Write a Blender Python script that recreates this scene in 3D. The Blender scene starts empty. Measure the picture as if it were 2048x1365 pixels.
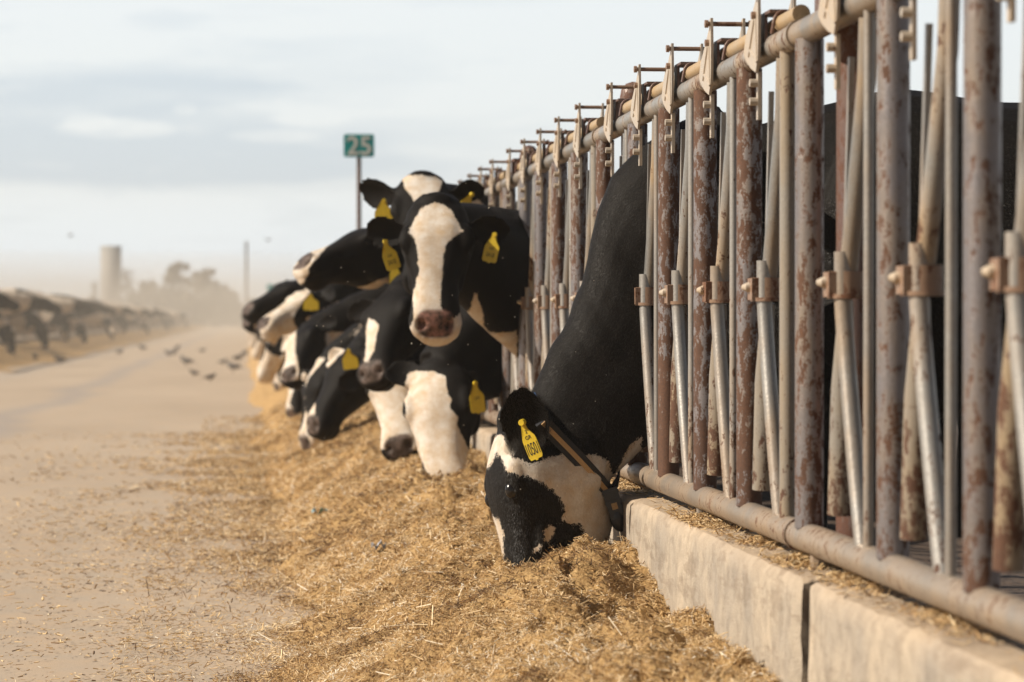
import bpy, math, random
import numpy as np
from mathutils.bvhtree import BVHTree
from mathutils import Vector
random.seed(4); rng = np.random.default_rng(4)
PI = math.pi
S = bpy.context.scene
COL = S.collection

# ------------------------------------------------------------------ camera
F = 5500.0                       # focal length in pixels of a 2048 px wide frame
YAW = math.atan(539/F); PITCH = math.atan(42.5/F); CH = 0.93
cd = bpy.data.cameras.new('camera'); cam = bpy.data.objects.new('camera', cd); COL.objects.link(cam)
cd.sensor_width = 36; cd.lens = 36*F/2048; cd.clip_start = .1; cd.clip_end = 5000
cam.location = (0, 0, CH); cam.rotation_euler = (PI/2-PITCH, 0, -YAW)
cd.dof.use_dof = True; cd.dof.focus_distance = 7.15; cd.dof.aperture_fstop = 5.0
S.camera = cam
FW = np.array([math.sin(YAW)*math.cos(PITCH), math.cos(YAW)*math.cos(PITCH), -math.sin(PITCH)])
RT = np.array([math.cos(YAW), -math.sin(YAW), 0.]); UP = np.cross(RT, FW); C0 = np.array([0, 0, CH])
def P(u, v, d): return C0 + d*(FW + RT*(u-1024)/F - UP*(v-682.5)/F)     # a point seen at (u, v) and d metres deep
def UV(p):
    q = np.asarray(p)-C0; d = q@FW
    return 1024+F*(q@RT)/d, 682.5-F*(q@UP)/d
def YD(d, x=1.11): return (d - x*math.sin(YAW))/math.cos(YAW)            # depth -> distance along the road

# ------------------------------------------------------------------ sky, sun, exposure
SUN_EL, SUN_AZ = math.radians(37), math.radians(-93)        # azimuth from +Y, clockwise positive: the sun stands to the left
W = bpy.data.worlds.new('World'); S.world = W; W.use_nodes = True
nt = W.node_tree; nt.nodes.clear()
def N(nt, t, **k):
    n = nt.nodes.new(t)
    for a, b in k.items():
        if a.startswith('i_'):
            key = a[2:]
            if key.isdigit(): n.inputs[int(key)].default_value = b
            else: n.inputs[key.replace('_', ' ')].default_value = b
        else: setattr(n, a, b)
    return n
def LK(nt, a, b): nt.links.new(a, b)
def ramp(nt, fac, stops, interp='LINEAR'):
    r = N(nt, 'ShaderNodeValToRGB'); r.color_ramp.interpolation = interp
    e = r.color_ramp.elements
    while len(e) < len(stops): e.new(.5)
    for q, (p, c) in zip(e, stops):
        q.position = p; q.color = (*c, 1) if len(c) == 3 else c
    LK(nt, fac, r.inputs[0]); return r.outputs[0]
def math_(nt, op, a, b=None, clamp=False):
    m = N(nt, 'ShaderNodeMath', operation=op, use_clamp=clamp)
    for i, x in enumerate((a, b)):
        if x is None: continue
        if isinstance(x, (int, float)): m.inputs[i].default_value = x
        else: LK(nt, x, m.inputs[i])
    return m.outputs[0]
def mixc(nt, fac, a, b, blend='MIX'):
    m = N(nt, 'ShaderNodeMix', data_type='RGBA', blend_type=blend)
    for i, x in ((0, fac), (6, a), (7, b)):
        if isinstance(x, (int, float)): m.inputs[i].default_value = x
        elif isinstance(x, tuple): m.inputs[i].default_value = (*x, 1)
        else: LK(nt, x, m.inputs[i])
    return m.outputs[2]
def noise(nt, vec, scale, detail=4, rough=.5, sc=None, dist=0., loc=None):
    if sc or loc:
        mp = N(nt, 'ShaderNodeMapping')
        if sc: mp.inputs['Scale'].default_value = sc
        if loc: mp.inputs['Location'].default_value = loc
        LK(nt, vec, mp.inputs[0]); vec = mp.outputs[0]
    n = N(nt, 'ShaderNodeTexNoise'); n.inputs['Scale'].default_value = scale; n.inputs['Detail'].default_value = detail
    n.inputs['Roughness'].default_value = rough; n.inputs['Distortion'].default_value = dist
    LK(nt, vec, n.inputs['Vector']); return n.outputs[0]
sky = N(nt, 'ShaderNodeTexSky', sky_type='NISHITA', sun_disc=False, sun_elevation=SUN_EL, sun_rotation=SUN_AZ,
        air_density=1.0, dust_density=2.0, ozone_density=1.0)
tc = N(nt, 'ShaderNodeTexCoord').outputs['Generated']
sep = N(nt, 'ShaderNodeSeparateXYZ'); LK(nt, tc, sep.inputs[0]); zz = sep.outputs[2]
n1 = noise(nt, tc, 6.0, 5, .5, (1, 1, 7.5), .6, (.35, .1, .22))
n2 = noise(nt, tc, 15.0, 4, .5, (1, 1, 7), .4, (1.3, .0, .5))
# pale cloud veil: broken between about 2.5 and 4.5 degrees, nearly whole above and below
band = N(nt, 'ShaderNodeMapRange', interpolation_type='SMOOTHSTEP'); LK(nt, zz, band.inputs[0])
for i, q in zip((1, 2, 3, 4), (.043, .053, 1.0, 0.0)): band.inputs[i].default_value = q
band2 = N(nt, 'ShaderNodeMapRange', interpolation_type='SMOOTHSTEP'); LK(nt, zz, band2.inputs[0])
for i, q in zip((1, 2, 3, 4), (.05, .09, 0.0, 1.0)): band2.inputs[i].default_value = q
xr = N(nt, 'ShaderNodeMapRange', interpolation_type='SMOOTHSTEP'); LK(nt, sep.outputs[0], xr.inputs[0])
for i, q in zip((1, 2, 3, 4), (.02, .14, 0.0, 1.0)): xr.inputs[i].default_value = q
cl = math_(nt, 'ADD', math_(nt, 'MULTIPLY', math_(nt, 'SUBTRACT', n1, .5), 1.5), math_(nt, 'MULTIPLY', math_(nt, 'SUBTRACT', n2, .5), 1.5))
veil = math_(nt, 'ADD', math_(nt, 'MULTIPLY', band.outputs[0], .8), math_(nt, 'ADD', math_(nt, 'MULTIPLY', band2.outputs[0], .55), math_(nt, 'MULTIPLY', xr.outputs[0], .55)))
def dirxy(u, v):
    q = P(u, v, 1.)-C0; return q[0]/q[1], q[2]/q[1]
ax_ = math_(nt, 'DIVIDE', sep.outputs[0], sep.outputs[1]); el_ = math_(nt, 'DIVIDE', zz, sep.outputs[1])
n3 = noise(nt, tc, 90.0, 4, .55, (1, 1, 3))
def blob(u, v, a, b, amp, soft=.35, wob=1.6):
    x0, y0 = dirxy(u, v); a /= F; b /= F
    r = math_(nt, 'ADD', math_(nt, 'POWER', math_(nt, 'ABSOLUTE', math_(nt, 'DIVIDE', math_(nt, 'SUBTRACT', ax_, x0), a)), 2.), math_(nt, 'POWER', math_(nt, 'ABSOLUTE', math_(nt, 'DIVIDE', math_(nt, 'SUBTRACT', el_, y0), b)), 2.))
    w = math_(nt, 'ADD', math_(nt, 'MULTIPLY', math_(nt, 'SUBTRACT', n3, .5), wob), math_(nt, 'MULTIPLY', math_(nt, 'SUBTRACT', n2, .5), wob))
    k = N(nt, 'ShaderNodeMapRange', interpolation_type='SMOOTHSTEP'); LK(nt, math_(nt, 'ADD', r, w), k.inputs[0])
    for i, q in zip((1, 2, 3, 4), (1-soft, 1+soft, amp, 0.)): k.inputs[i].default_value = q
    return k.outputs[0]
puffs = None
for q in ((235, 258, 115, 20, .62), (175, 244, 50, 18, .4), (620, 238, 75, 15, .4), (545, 274, 90, 13, .45), (370, 219, 22, 10, .45), (350, 343, 70, 11, .35), (120, 105, 330, 45, .35, .7), (430, 30, 420, 40, .25, .8)):
    b_ = blob(*q); puffs = b_ if puffs is None else math_(nt, 'ADD', puffs, b_)
holes = None
for q in ((250, 215, 330, 95, .42, .8, 2.2), (60, 320, 420, 60, .32, .7, 2.), (560, 330, 330, 45, .25, .8, 2.), (1120, 120, 170, 45, .30, .8, 2.), (330, 40, 80, 22, .3, .8, 2.)):
    b_ = blob(*q); holes = b_ if holes is None else math_(nt, 'ADD', holes, b_)
cf = math_(nt, 'SUBTRACT', math_(nt, 'ADD', math_(nt, 'ADD', math_(nt, 'MULTIPLY', cl, 1.0), veil), math_(nt, 'ADD', puffs, .22)), holes, True)
low = N(nt, 'ShaderNodeMapRange', interpolation_type='SMOOTHSTEP'); LK(nt, zz, low.inputs[0])
for i, q in zip((1, 2, 3, 4), (.11, .30, 0., 1.)): low.inputs[i].default_value = q
hor = N(nt, 'ShaderNodeMapRange'); LK(nt, zz, hor.inputs[0])
for i, q in zip((1, 2, 3, 4), (.0, .05, 0., 1.)): hor.inputs[i].default_value = q
cloud_col = mixc(nt, low.outputs[0], mixc(nt, hor.outputs[0], (8.6, 10.0, 11.2), (7.3, 7.65, 7.75)), (1.5, 1.75, 2.2))
blue_col = mixc(nt, low.outputs[0], (5.5, 6.15, 6.7), (.8, 1.3, 2.4))
beh = N(nt, 'ShaderNodeMapRange', interpolation_type='SMOOTHSTEP'); LK(nt, sep.outputs[1], beh.inputs[0])   # sky dimmed away from the view, added to cut fill on camera-facing surfaces
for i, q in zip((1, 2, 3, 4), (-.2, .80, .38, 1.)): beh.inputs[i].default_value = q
veiled = mixc(nt, .82, sky.outputs[0], mixc(nt, cf, blue_col, cloud_col))
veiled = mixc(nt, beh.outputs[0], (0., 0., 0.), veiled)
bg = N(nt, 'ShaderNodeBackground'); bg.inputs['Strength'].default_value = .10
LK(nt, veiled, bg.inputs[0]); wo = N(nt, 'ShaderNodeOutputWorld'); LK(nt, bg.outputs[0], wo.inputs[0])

sl = bpy.data.lights.new('sun', 'SUN'); sl.energy = 5.0; sl.angle = math.radians(.6); sl.color = (1, .90, .76)
sun = bpy.data.objects.new('sun', sl); COL.objects.link(sun)
sdir = Vector((math.sin(SUN_AZ)*math.cos(SUN_EL), math.cos(SUN_AZ)*math.cos(SUN_EL), math.sin(SUN_EL)))
sun.rotation_euler = sdir.to_track_quat('Z', 'Y').to_euler(); sun.location = (-8, 2, 7)
S.view_settings.view_transform = 'Standard'; S.view_settings.look = 'None'; S.view_settings.exposure = 0.44; S.view_settings.gamma = 1
S.render.engine = 'CYCLES'
S.cycles.use_denoising = True; S.cycles.denoiser = 'OPENIMAGEDENOISE'
S.cycles.max_bounces = 6; S.cycles.volume_bounces = 1; S.cycles.diffuse_bounces = 3; S.cycles.glossy_bounces = 3
S.cycles.caustics_reflective = False; S.cycles.caustics_refractive = False

# ------------------------------------------------------------------ helpers
def mesh_np(name, V, faces):
    me = bpy.data.meshes.new(name); V = np.asarray(V, dtype=np.float32)
    faces = [np.asarray(f, dtype=np.int32) for f in (faces if isinstance(faces, list) else [faces]) if len(f)]
    me.vertices.add(len(V)); me.vertices.foreach_set('co', V.ravel())
    nl = sum(f.size for f in faces); npoly = sum(len(f) for f in faces)
    me.loops.add(nl); me.loops.foreach_set('vertex_index', np.concatenate([f.ravel() for f in faces]))
    me.polygons.add(npoly)
    tot = np.concatenate([np.full(len(f), f.shape[1], np.int32) for f in faces])
    me.polygons.foreach_set('loop_start', np.concatenate([[0], np.cumsum(tot)[:-1]]).astype(np.int32))
    me.update(calc_edges=True); me.validate()
    return me
def attr(me, name, vals):
    a = me.attributes.new(name, 'FLOAT', 'POINT'); a.data.foreach_set('value', np.asarray(vals, np.float32)); return a
class MB:
    """collects pieces for ONE mesh"""
    def __init__(s): s.v = []; s.q = []; s.t = []; s.n = 0
    def add(s, V, F):
        V = np.asarray(V, float).reshape(-1, 3)
        for f in F:
            f = [i+s.n for i in f]
            if len(f) == 4: s.q.append(f)
            elif len(f) == 3: s.t.append(f)
            else:
                for k in range(1, len(f)-1): s.t.append([f[0], f[k], f[k+1]])
        s.v.append(V); s.n += len(V); return s
    def mesh(s, name): return mesh_np(name, np.concatenate(s.v), [x for x in (s.q, s.t) if x])
    def box(s, c, d, R=None):
        c = np.array(c, float); d = np.array(d, float)/2
        V = np.array([[x, y, z] for x in (-1, 1) for y in (-1, 1) for z in (-1, 1)])*d
        if R is not None: V = V@np.array(R).T
        return s.add(V+c, [(0, 1, 3, 2), (4, 6, 7, 5), (0, 4, 5, 1), (2, 3, 7, 6), (0, 2, 6, 4), (1, 5, 7, 3)])
    def tube(s, pts, r, seg=14, cap=True, flat=1.0):
        pts = [np.array(p, float) for p in pts]; n = len(pts)
        rr = r if hasattr(r, '__len__') else [r]*n
        V = []; ref = None
        for i, p in enumerate(pts):
            t = pts[min(i+1, n-1)]-pts[max(i-1, 0)]; t /= np.linalg.norm(t)+1e-9
            if ref is None:
                ref = np.array([0, 0, 1.]) if abs(t[2]) < .9 else np.array([1., 0, 0])
            a = ref-t*(ref@t); a /= np.linalg.norm(a); ref = a; b = np.cross(t, a)
            for k in range(seg):
                w = 2*PI*k/seg; V.append(p+rr[i]*(a*math.cos(w)+b*math.sin(w)*flat))
        Fc = [(i*seg+k, i*seg+(k+1) % seg, (i+1)*seg+(k+1) % seg, (i+1)*seg+k) for i in range(n-1) for k in range(seg)]
        if cap: Fc += [tuple(range(seg))[::-1], tuple((n-1)*seg+k for k in range(seg))]
        return s.add(V, Fc)
    def prism(s, poly, h, O, A, B, Cn):          # 2D outline (a,b) extruded by h along Cn
        poly = np.array(poly, float); n = len(poly); O, A, B, Cn = map(lambda q: np.array(q, float), (O, A, B, Cn))
        base = O+poly[:, :1]*A+poly[:, 1:2]*B
        V = np.concatenate([base-Cn*h/2, base+Cn*h/2])
        return s.add(V, [tuple(range(n))[::-1], tuple(n+k for k in range(n))]+[(k, (k+1) % n, n+(k+1) % n, n+k) for k in range(n)])
    def ellipsoid(s, c, r, R=None, nu=14, nv=9):
        V = []; 
        for j in range(nv+1):
            th = PI*j/nv
            for k in range(nu):
                ph = 2*PI*k/nu; V.append([math.sin(th)*math.cos(ph), math.sin(th)*math.sin(ph), math.cos(th)])
        V = np.array(V)*np.array(r)
        if R is not None: V = V@np.array(R).T
        Fc = [(j*nu+k, (j+1)*nu+k, (j+1)*nu+(k+1) % nu, j*nu+(k+1) % nu) for j in range(nv) for k in range(nu)]
        return s.add(V+np.array(c), Fc)
def smooth(me, on=True): me.polygons.foreach_set('use_smooth', np.full(len(me.polygons), on)); me.update()
def smooth_angle(me, deg=40):
    smooth(me)
    try: me.set_sharp_from_angle(angle=math.radians(deg))
    except Exception: pass
def obj(name, me, mat=None, parent=None, sm=True, loc=None):
    if isinstance(me, MB): me = me.mesh(name)
    if sm: smooth_angle(me)
    if mat is not None and not len(me.materials): me.materials.append(mat)
    o = bpy.data.objects.new(name, me); COL.objects.link(o)
    if parent is not None: o.parent = parent
    if loc is not None: o.location = loc
    return o
def thing(name, label, cat, loc=(0, 0, 0), group=None):
    o = bpy.data.objects.new(name, None); COL.objects.link(o); o.location = loc; o.empty_display_size = .1
    return tag(o, label, cat, group)
def tag(o, label, cat=None, group=None, kind=None):
    o['label'] = label
    if cat: o['category'] = cat
    if group: o['group'] = group
    if kind: o['kind'] = kind
    return o
def dup(o, parent=None):
    c = o.copy(); COL.objects.link(c); c.parent = parent
    for ch in list(o.children): dup(ch, c)
    return c
# numpy value noise
_T = rng.random((256, 256))
def vn(x, y):
    x = np.asarray(x, float); y = np.asarray(y, float)
    xi = np.floor(x).astype(int); yi = np.floor(y).astype(int); fx = x-xi; fy = y-yi
    fx = fx*fx*(3-2*fx); fy = fy*fy*(3-2*fy)
    g = lambda a, b: _T[a & 255, b & 255]
    return (g(xi, yi)*(1-fx)+g(xi+1, yi)*fx)*(1-fy)+(g(xi, yi+1)*(1-fx)+g(xi+1, yi+1)*fx)*fy-.5
def fbm(x, y, o=4, g=.5):
    s = 0; a = 1
    for k in range(o): s = s+a*vn(x*2**k+17.3*k, y*2**k+9.1*k); a *= g
    return s
def vn3(p, f, seed=0): return (vn(p[:, 0]*f+seed, p[:, 1]*f+3.7)+vn(p[:, 1]*f+seed+11, p[:, 2]*f+5.1)+vn(p[:, 2]*f+seed+23, p[:, 0]*f+8.9))/1.5
def sstep(a, b, x): t = np.clip((x-a)/(b-a), 0, 1); return t*t*(3-2*t)

# ------------------------------------------------------------------ materials
def mat(name):
    m = bpy.data.materials.new(name); m.use_nodes = True; t = m.node_tree
    return m, t, t.nodes['Principled BSDF'], N(t, 'ShaderNodeNewGeometry').outputs['Position']
def bump(t, bs, h, strength=.4, dist=.01):
    b = N(t, 'ShaderNodeBump'); b.inputs['Strength'].default_value = strength; b.inputs['Distance'].default_value = dist
    LK(t, h, b.inputs['Height']); LK(t, b.outputs[0], bs.inputs['Normal'])
def pipe_mat(name, rust=.5, galv=(.40, .40, .41), dirt=(.50, .37, .25), dirtiness=.5, metal=.75, rustc=(.070, .036, .026)):
    galv = tuple(c*.82 for c in galv); dirt = tuple(c*.80 for c in dirt)
    m, t, b, pos = mat(name)
    big = noise(t, pos, 7, 4, .6, (1, 1, .45)); mid = noise(t, pos, 60, 5, .7, (1, 1, .42)); fine = noise(t, pos, 170, 3, .6)
    sp = N(t, 'ShaderNodeSeparateXYZ'); LK(t, pos, sp.inputs[0])
    lowz = N(t, 'ShaderNodeMapRange'); LK(t, sp.outputs[2], lowz.inputs[0])
    for i, q in zip((1, 2, 3, 4), (.5, .85, .08, 0.)): lowz.inputs[i].default_value = q
    dm = math_(t, 'ADD', math_(t, 'ADD', math_(t, 'MULTIPLY', math_(t, 'SUBTRACT', big, .5), 3.4), dirtiness-.2), math_(t, 'MULTIPLY', lowz.outputs[0], 2.), True)
    base = mixc(t, dm, mixc(t, fine, tuple(c*.72 for c in galv), tuple(min(1, c*1.28) for c in galv)), mixc(t, mid, tuple(c*.7 for c in dirt), tuple(c*1.2 for c in dirt)))
    rv = math_(t, 'ADD', math_(t, 'ADD', math_(t, 'MULTIPLY', mid, .62), math_(t, 'MULTIPLY', fine, .22)), math_(t, 'ADD', math_(t, 'MULTIPLY', big, .30), lowz.outputs[0]))
    th = .72-.26*rust
    oi = N(t, 'ShaderNodeObjectInfo'); rv = math_(t, 'ADD', rv, math_(t, 'MULTIPLY', math_(t, 'SUBTRACT', oi.outputs['Random'], .5), .09))
    dm = math_(t, 'ADD', dm, math_(t, 'MULTIPLY', math_(t, 'SUBTRACT', oi.outputs['Random'], .5), .5), True)
    rm = N(t, 'ShaderNodeMapRange'); LK(t, rv, rm.inputs[0])
    for i, q in zip((1, 2, 3, 4), (th, th+.045, 0, 1)): rm.inputs[i].default_value = q
    rcol = mixc(t, fine, tuple(c*.55 for c in rustc), mixc(t, big, rustc, (.22, .095, .04)))
    LK(t, mixc(t, rm.outputs[0], base, rcol), b.inputs['Base Color'])
    LK(t, math_(t, 'MULTIPLY', math_(t, 'SUBTRACT', 1., math_(t, 'MAXIMUM', rm.outputs[0], dm)), metal), b.inputs['Metallic'])
    LK(t, math_(t, 'ADD', math_(t, 'MULTIPLY', rm.outputs[0], .35), math_(t, 'ADD', math_(t, 'MULTIPLY', mid, .25), .30)), b.inputs['Roughness'])
    bump(t, b, math_(t, 'ADD', math_(t, 'MULTIPLY', rm.outputs[0], -.5), math_(t, 'MULTIPLY', fine, .6)), .45, .002)
    return m
M = {}
M['post'] = pipe_mat('rusted galvanised post', .60, (.33, .305, .31), (.40, .31, .22), dirtiness=.28)
M['rail'] = pipe_mat('galvanised rail', .30, (.42, .40, .37), (.50, .35, .21), .42)
M['low_rail'] = pipe_mat('worn lower rail', .16, (.40, .34, .28), (.42, .31, .21), .5, .5)
M['arm'] = pipe_mat('locking arm tube', .26, (.42, .42, .41), (.46, .33, .20), .55)
M['bent'] = pipe_mat('bent tube', .2, (.46, .44, .41), (.40, .30, .21), .45, .7)
M['drop'] = pipe_mat('drop tube', .42, (.33, .30, .26), (.40, .30, .19), .6, .15)
M['plate'] = pipe_mat('cast plate', .14, (.55, .48, .40), (.58, .46, .33), .75, .15)
M['latch'] = pipe_mat('tan latch tube', .2, (.52, .40, .26), (.55, .38, .20), .8, .15)
M['clamp'] = pipe_mat('brown clamp', .45, (.30, .19, .13), (.36, .23, .15), .75, .1, (.15, .065, .035))
M['brown'] = pipe_mat('brown oxide steel', .6, (.17, .11, .10), (.22, .14, .10), .6, .2, (.10, .04, .03))

def simple(name, c, rough=.6, metal=0., nscale=30, var=.25, bstr=.2, bd=.003, c2=None):
    m, t, b, pos = mat(name); n = noise(t, pos, nscale, 4, .6)
    LK(t, mixc(t, n, tuple(x*(1-var) for x in c), c2 or tuple(min(1, x*(1+var)) for x in c)), b.inputs['Base Color'])
    b.inputs['Roughness'].default_value = rough; b.inputs['Metallic'].default_value = metal
    bump(t, b, n, bstr, bd); return m
M['yellow'] = simple('yellow tag plastic', (.62, .44, .02), .45, nscale=60, var=.2)
M['ink'] = simple('black ink', (.015, .013, .01), .7)
M['eye'] = simple('dark eye', (.006, .004, .003), .22, bstr=0)
M['strap'] = simple('black webbing', (.012, .013, .017), .7, nscale=300, var=.5, bstr=.5)
M['strap_line'] = simple('tan webbing stripe', (.42, .27, .13), .8, nscale=220, bstr=.5)
M['blue'] = simple('blue webbing', (.012, .06, .17), .7, nscale=200)
M['buckle'] = simple('black plastic', (.02, .021, .024), .35, nscale=60)
M['red'] = simple('red band', (.45, .02, .02), .6)
M['green'] = simple('green sign paint', (.0, .33, .33), .45, nscale=8, var=.08, bstr=0)
M['white'] = simple('white sign paint', (.75, .77, .72), .5, nscale=8, var=.04, bstr=0)
M['bird'] = simple('dark feathers', (.07, .06, .055), .7)
M['hoof'] = simple('hoof horn', (.06, .045, .035), .5)
M['bluescrap'] = simple('blue plastic scrap', (.22, .40, .46), .4, nscale=60)
M['greyscrap'] = simple('grey plastic scrap', (.42, .42, .44), .4, nscale=60)
M['tower'] = simple('pale concrete tower', (.36, .34, .31), .8, nscale=.6, var=.12)
M['tree'] = simple('dusty foliage', (.15, .12, .075), .8, nscale=.8, var=.35)
M['bark'] = simple('bark', (.10, .075, .05), .9)

def coat_mat(name, white=(.78, .735, .67), black=(.0060, .0055, .0052), edge=.012, nsc=150):
    m, t, b, pos = mat(name)
    a = N(t, 'ShaderNodeAttribute', attribute_name='coat').outputs['Fac']
    no = N(t, 'ShaderNodeAttribute', attribute_name='nose').outputs['Fac']
    n1 = noise(t, pos, nsc, 3, .7); n2 = noise(t, pos, 22, 3, .6); n3 = noise(t, pos, 420, 2, .6)
    f = math_(t, 'ADD', a, math_(t, 'MULTIPLY', math_(t, 'SUBTRACT', n1, .5), edge*2.2))
    f = math_(t, 'ADD', f, math_(t, 'MULTIPLY', math_(t, 'SUBTRACT', n2, .5), edge*2))
    k = N(t, 'ShaderNodeMapRange'); LK(t, f, k.inputs[0])
    for i, q in zip((1, 2, 3, 4), (-.0012, .0012, 0, 1)): k.inputs[i].default_value = q
    wc = mixc(t, ramp(t, n2, [(.35, (0, 0, 0)), (.7, (1, 1, 1))]), tuple(c for c in white), (white[0]*.80, white[1]*.66, white[2]*.50))
    wc = mixc(t, n1, wc, mixc(t, .55, wc, (.32, .22, .14)))
    bc = mixc(t, n2, black, (black[0]*1.8, black[1]*1.5, black[2]*1.25))
    c = mixc(t, k.outputs[0], bc, wc)
    nc = mixc(t, ramp(t, noise(t, pos, 26, 3, .6), [(.42, (0, 0, 0)), (.62, (1, 1, 1))]), (.055, .040, .032), mixc(t, N(t, 'ShaderNodeAttribute', attribute_name='pink').outputs['Fac'], (.13, .095, .08), (.27, .14, .11)))
    LK(t, mixc(t, no, c, nc), b.inputs['Base Color'])
    LK(t, math_(t, 'SUBTRACT', math_(t, 'ADD', .46, math_(t, 'MULTIPLY', n1, .22)), math_(t, 'MULTIPLY', no, .24)), b.inputs['Roughness'])
    b.inputs['Specular IOR Level'].default_value = .09
    b.inputs['Sheen Weight'].default_value = .0; b.inputs['Sheen Roughness'].default_value = .5; b.inputs['Sheen Tint'].default_value = (1, .86, .7, 1)
    bump(t, b, math_(t, 'ADD', math_(t, 'MULTIPLY', n1, .6), math_(t, 'MULTIPLY', n3, .6)), .5, .0045)
    return m
M['coat'] = coat_mat('cow coat')
def hair_mat():
    m, t, b, pos = mat('cow hair')
    a = N(t, 'ShaderNodeAttribute', attribute_name='tone').outputs['Fac']
    LK(t, mixc(t, a, (.032, .028, .024), (.74, .66, .55)), b.inputs['Base Color'])
    b.inputs['Roughness'].default_value = .5; b.inputs['Specular IOR Level'].default_value = .35
    return m
M['hair'] = hair_mat()

# ground, concrete, feed
def ground_mat():
    m, t, b, pos = mat('dusty concrete road')
    big = noise(t, pos, .55, 4, .55, (1, .35, 1)); mid = noise(t, pos, 5, 5, .6); fine = noise(t, pos, 120, 4, .7)
    c = mixc(t, ramp(t, big, [(.3, (0, 0, 0)), (.7, (1, 1, 1))]), (.37, .295, .22), (.455, .37, .28))
    c = mixc(t, ramp(t, mid, [(.35, (0, 0, 0)), (.75, (1, 1, 1))]), c, mixc(t, .4, c, (.56, .37, .20)))
    c = mixc(t, ramp(t, fine, [(.3, (1, 1, 1)), (.5, (0, 0, 0))]), c, mixc(t, .45, c, (.25, .19, .14)))
    # a worn wheel track of greyer concrete and a slab joint
    sp = N(t, 'ShaderNodeSeparateXYZ'); LK(t, pos, sp.inputs[0])
    w = math_(t, 'ADD', sp.outputs[0], math_(t, 'MULTIPLY', math_(t, 'SUBTRACT', noise(t, pos, .25, 3, .5), .5), .9))
    tr = ramp(t, math_(t, 'ABSOLUTE', math_(t, 'ADD', w, 2.15)), [(0.0, (1, 1, 1)), (.17, (.5, .5, .5)), (.32, (0, 0, 0))])
    c = mixc(t, math_(t, 'MULTIPLY', tr, .55), c, (.27, .245, .235))
    tr2 = ramp(t, math_(t, 'ABSOLUTE', math_(t, 'ADD', w, 3.9)), [(0.0, (1, 1, 1)), (.2, (.5, .5, .5)), (.5, (0, 0, 0))])
    c = mixc(t, math_(t, 'MULTIPLY', tr2, .4), c, (.33, .30, .27))
    jn = math_(t, 'FRACT', math_(t, 'DIVIDE', math_(t, 'ADD', sp.outputs[1], math_(t, 'ADD', math_(t, 'MULTIPLY', mid, .03), -10.72)), 6.1))
    c = mixc(t, math_(t, 'MULTIPLY', ramp(t, jn, [(0, (1, 1, 1)), (.002, (1, 1, 1)), (.004, (0, 0, 0))]), .6), c, (.24, .17, .11))
    LK(t, c, b.inputs['Base Color']); b.inputs['Roughness'].default_value = .85
    bump(t, b, math_(t, 'ADD', math_(t, 'MULTIPLY', fine, .35), mid), .35, .006)
    return m
M['road'] = ground_mat()
M['earth'] = simple('pen earth', (.17, .115, .07), .95, nscale=3, var=.5, bstr=.8, bd=.05)
M['pen'] = simple('trodden manure and earth', (.075, .05, .034), .75, nscale=9, var=.6, bstr=1, bd=.05)
def kerb_mat():
    m, t, b, pos = mat('kerb concrete')
    big = noise(t, pos, 4.5, 6, .65, (1, .7, .5)); mid = noise(t, pos, 22, 5, .6); fine = noise(t, pos, 260, 3, .6)
    c = mixc(t, ramp(t, big, [(.32, (0, 0, 0)), (.68, (1, 1, 1))]), (.30, .265, .225), (.50, .41, .305))
    c = mixc(t, ramp(t, mid, [(.32, (1, 1, 1)), (.58, (0, 0, 0))]), c, mixc(t, .55, c, (.20, .165, .13)))
    c = mixc(t, ramp(t, fine, [(.28, (1, 1, 1)), (.42, (0, 0, 0))]), c, (.22, .18, .14))
    st = noise(t, pos, 11, 4, .7, (1, 1, .16)); c = mixc(t, ramp(t, st, [(.5, (0, 0, 0)), (.75, (.3, .3, .3))]), c, (.54, .45, .35))
    geo = N(t, 'ShaderNodeNewGeometry'); sp = N(t, 'ShaderNodeSeparateXYZ'); LK(t, geo.outputs['Normal'], sp.inputs[0])
    c = mixc(t, math_(t, 'MULTIPLY', sp.outputs[2], .6, True), c, mixc(t, mid, (.36, .25, .155), (.54, .40, .26)))
    LK(t, c, b.inputs['Base Color']); b.inputs['Roughness'].default_value = .85
    spz = N(t, 'ShaderNodeSeparateXYZ'); LK(t, pos, spz.inputs[0])
    bw = noise(t, pos, 6, 5, .7, (1, .5, 2)); c = mixc(t, math_(t, 'MULTIPLY', ramp(t, bw, [(.54, (0, 0, 0)), (.60, (1, 1, 1))]), .35), c, (.17, .12, .08))
    LK(t, c, b.inputs['Base Color'])
    bump(t, b, math_(t, 'ADD', math_(t, 'MULTIPLY', fine, .4), mid), .7, .008); return m
M['kerb'] = kerb_mat()
def straw_mat():
    m, t, b, pos = mat('chopped straw feed')
    a = N(t, 'ShaderNodeAttribute', attribute_name='tone').outputs['Fac']
    c = ramp(t, a, [(0, (.12, .06, .02)), (.18, (.36, .20, .07)), (.42, (.60, .40, .185)), (.72, (.77, .56, .30)), (.93, (.86, .70, .46)), (1, (.88, .80, .66))])
    LK(t, c, b.inputs['Base Color']); b.inputs['Roughness'].default_value = .5
    return m
M['straw'] = straw_mat()
def feed_mat():
    m, t, b, pos = mat('feed heap')
    mid = noise(t, pos, 9, 5, .65); fine = noise(t, pos, 75, 5, .75, (1, .6, 1))
    c = ramp(t, fine, [(.28, (.10, .055, .02)), (.45, (.42, .25, .095)), (.6, (.64, .42, .18)), (.78, (.78, .56, .29))])
    c = mixc(t, ramp(t, mid, [(.35, (.6, .6, .6)), (.6, (0, 0, 0))]), c, mixc(t, .5, c, (.22, .12, .045)))
    LK(t, c, b.inputs['Base Color']); b.inputs['Roughness'].default_value = .9
    bump(t, b, fine, .9, .02); return m
M['feed'] = feed_mat()

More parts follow.
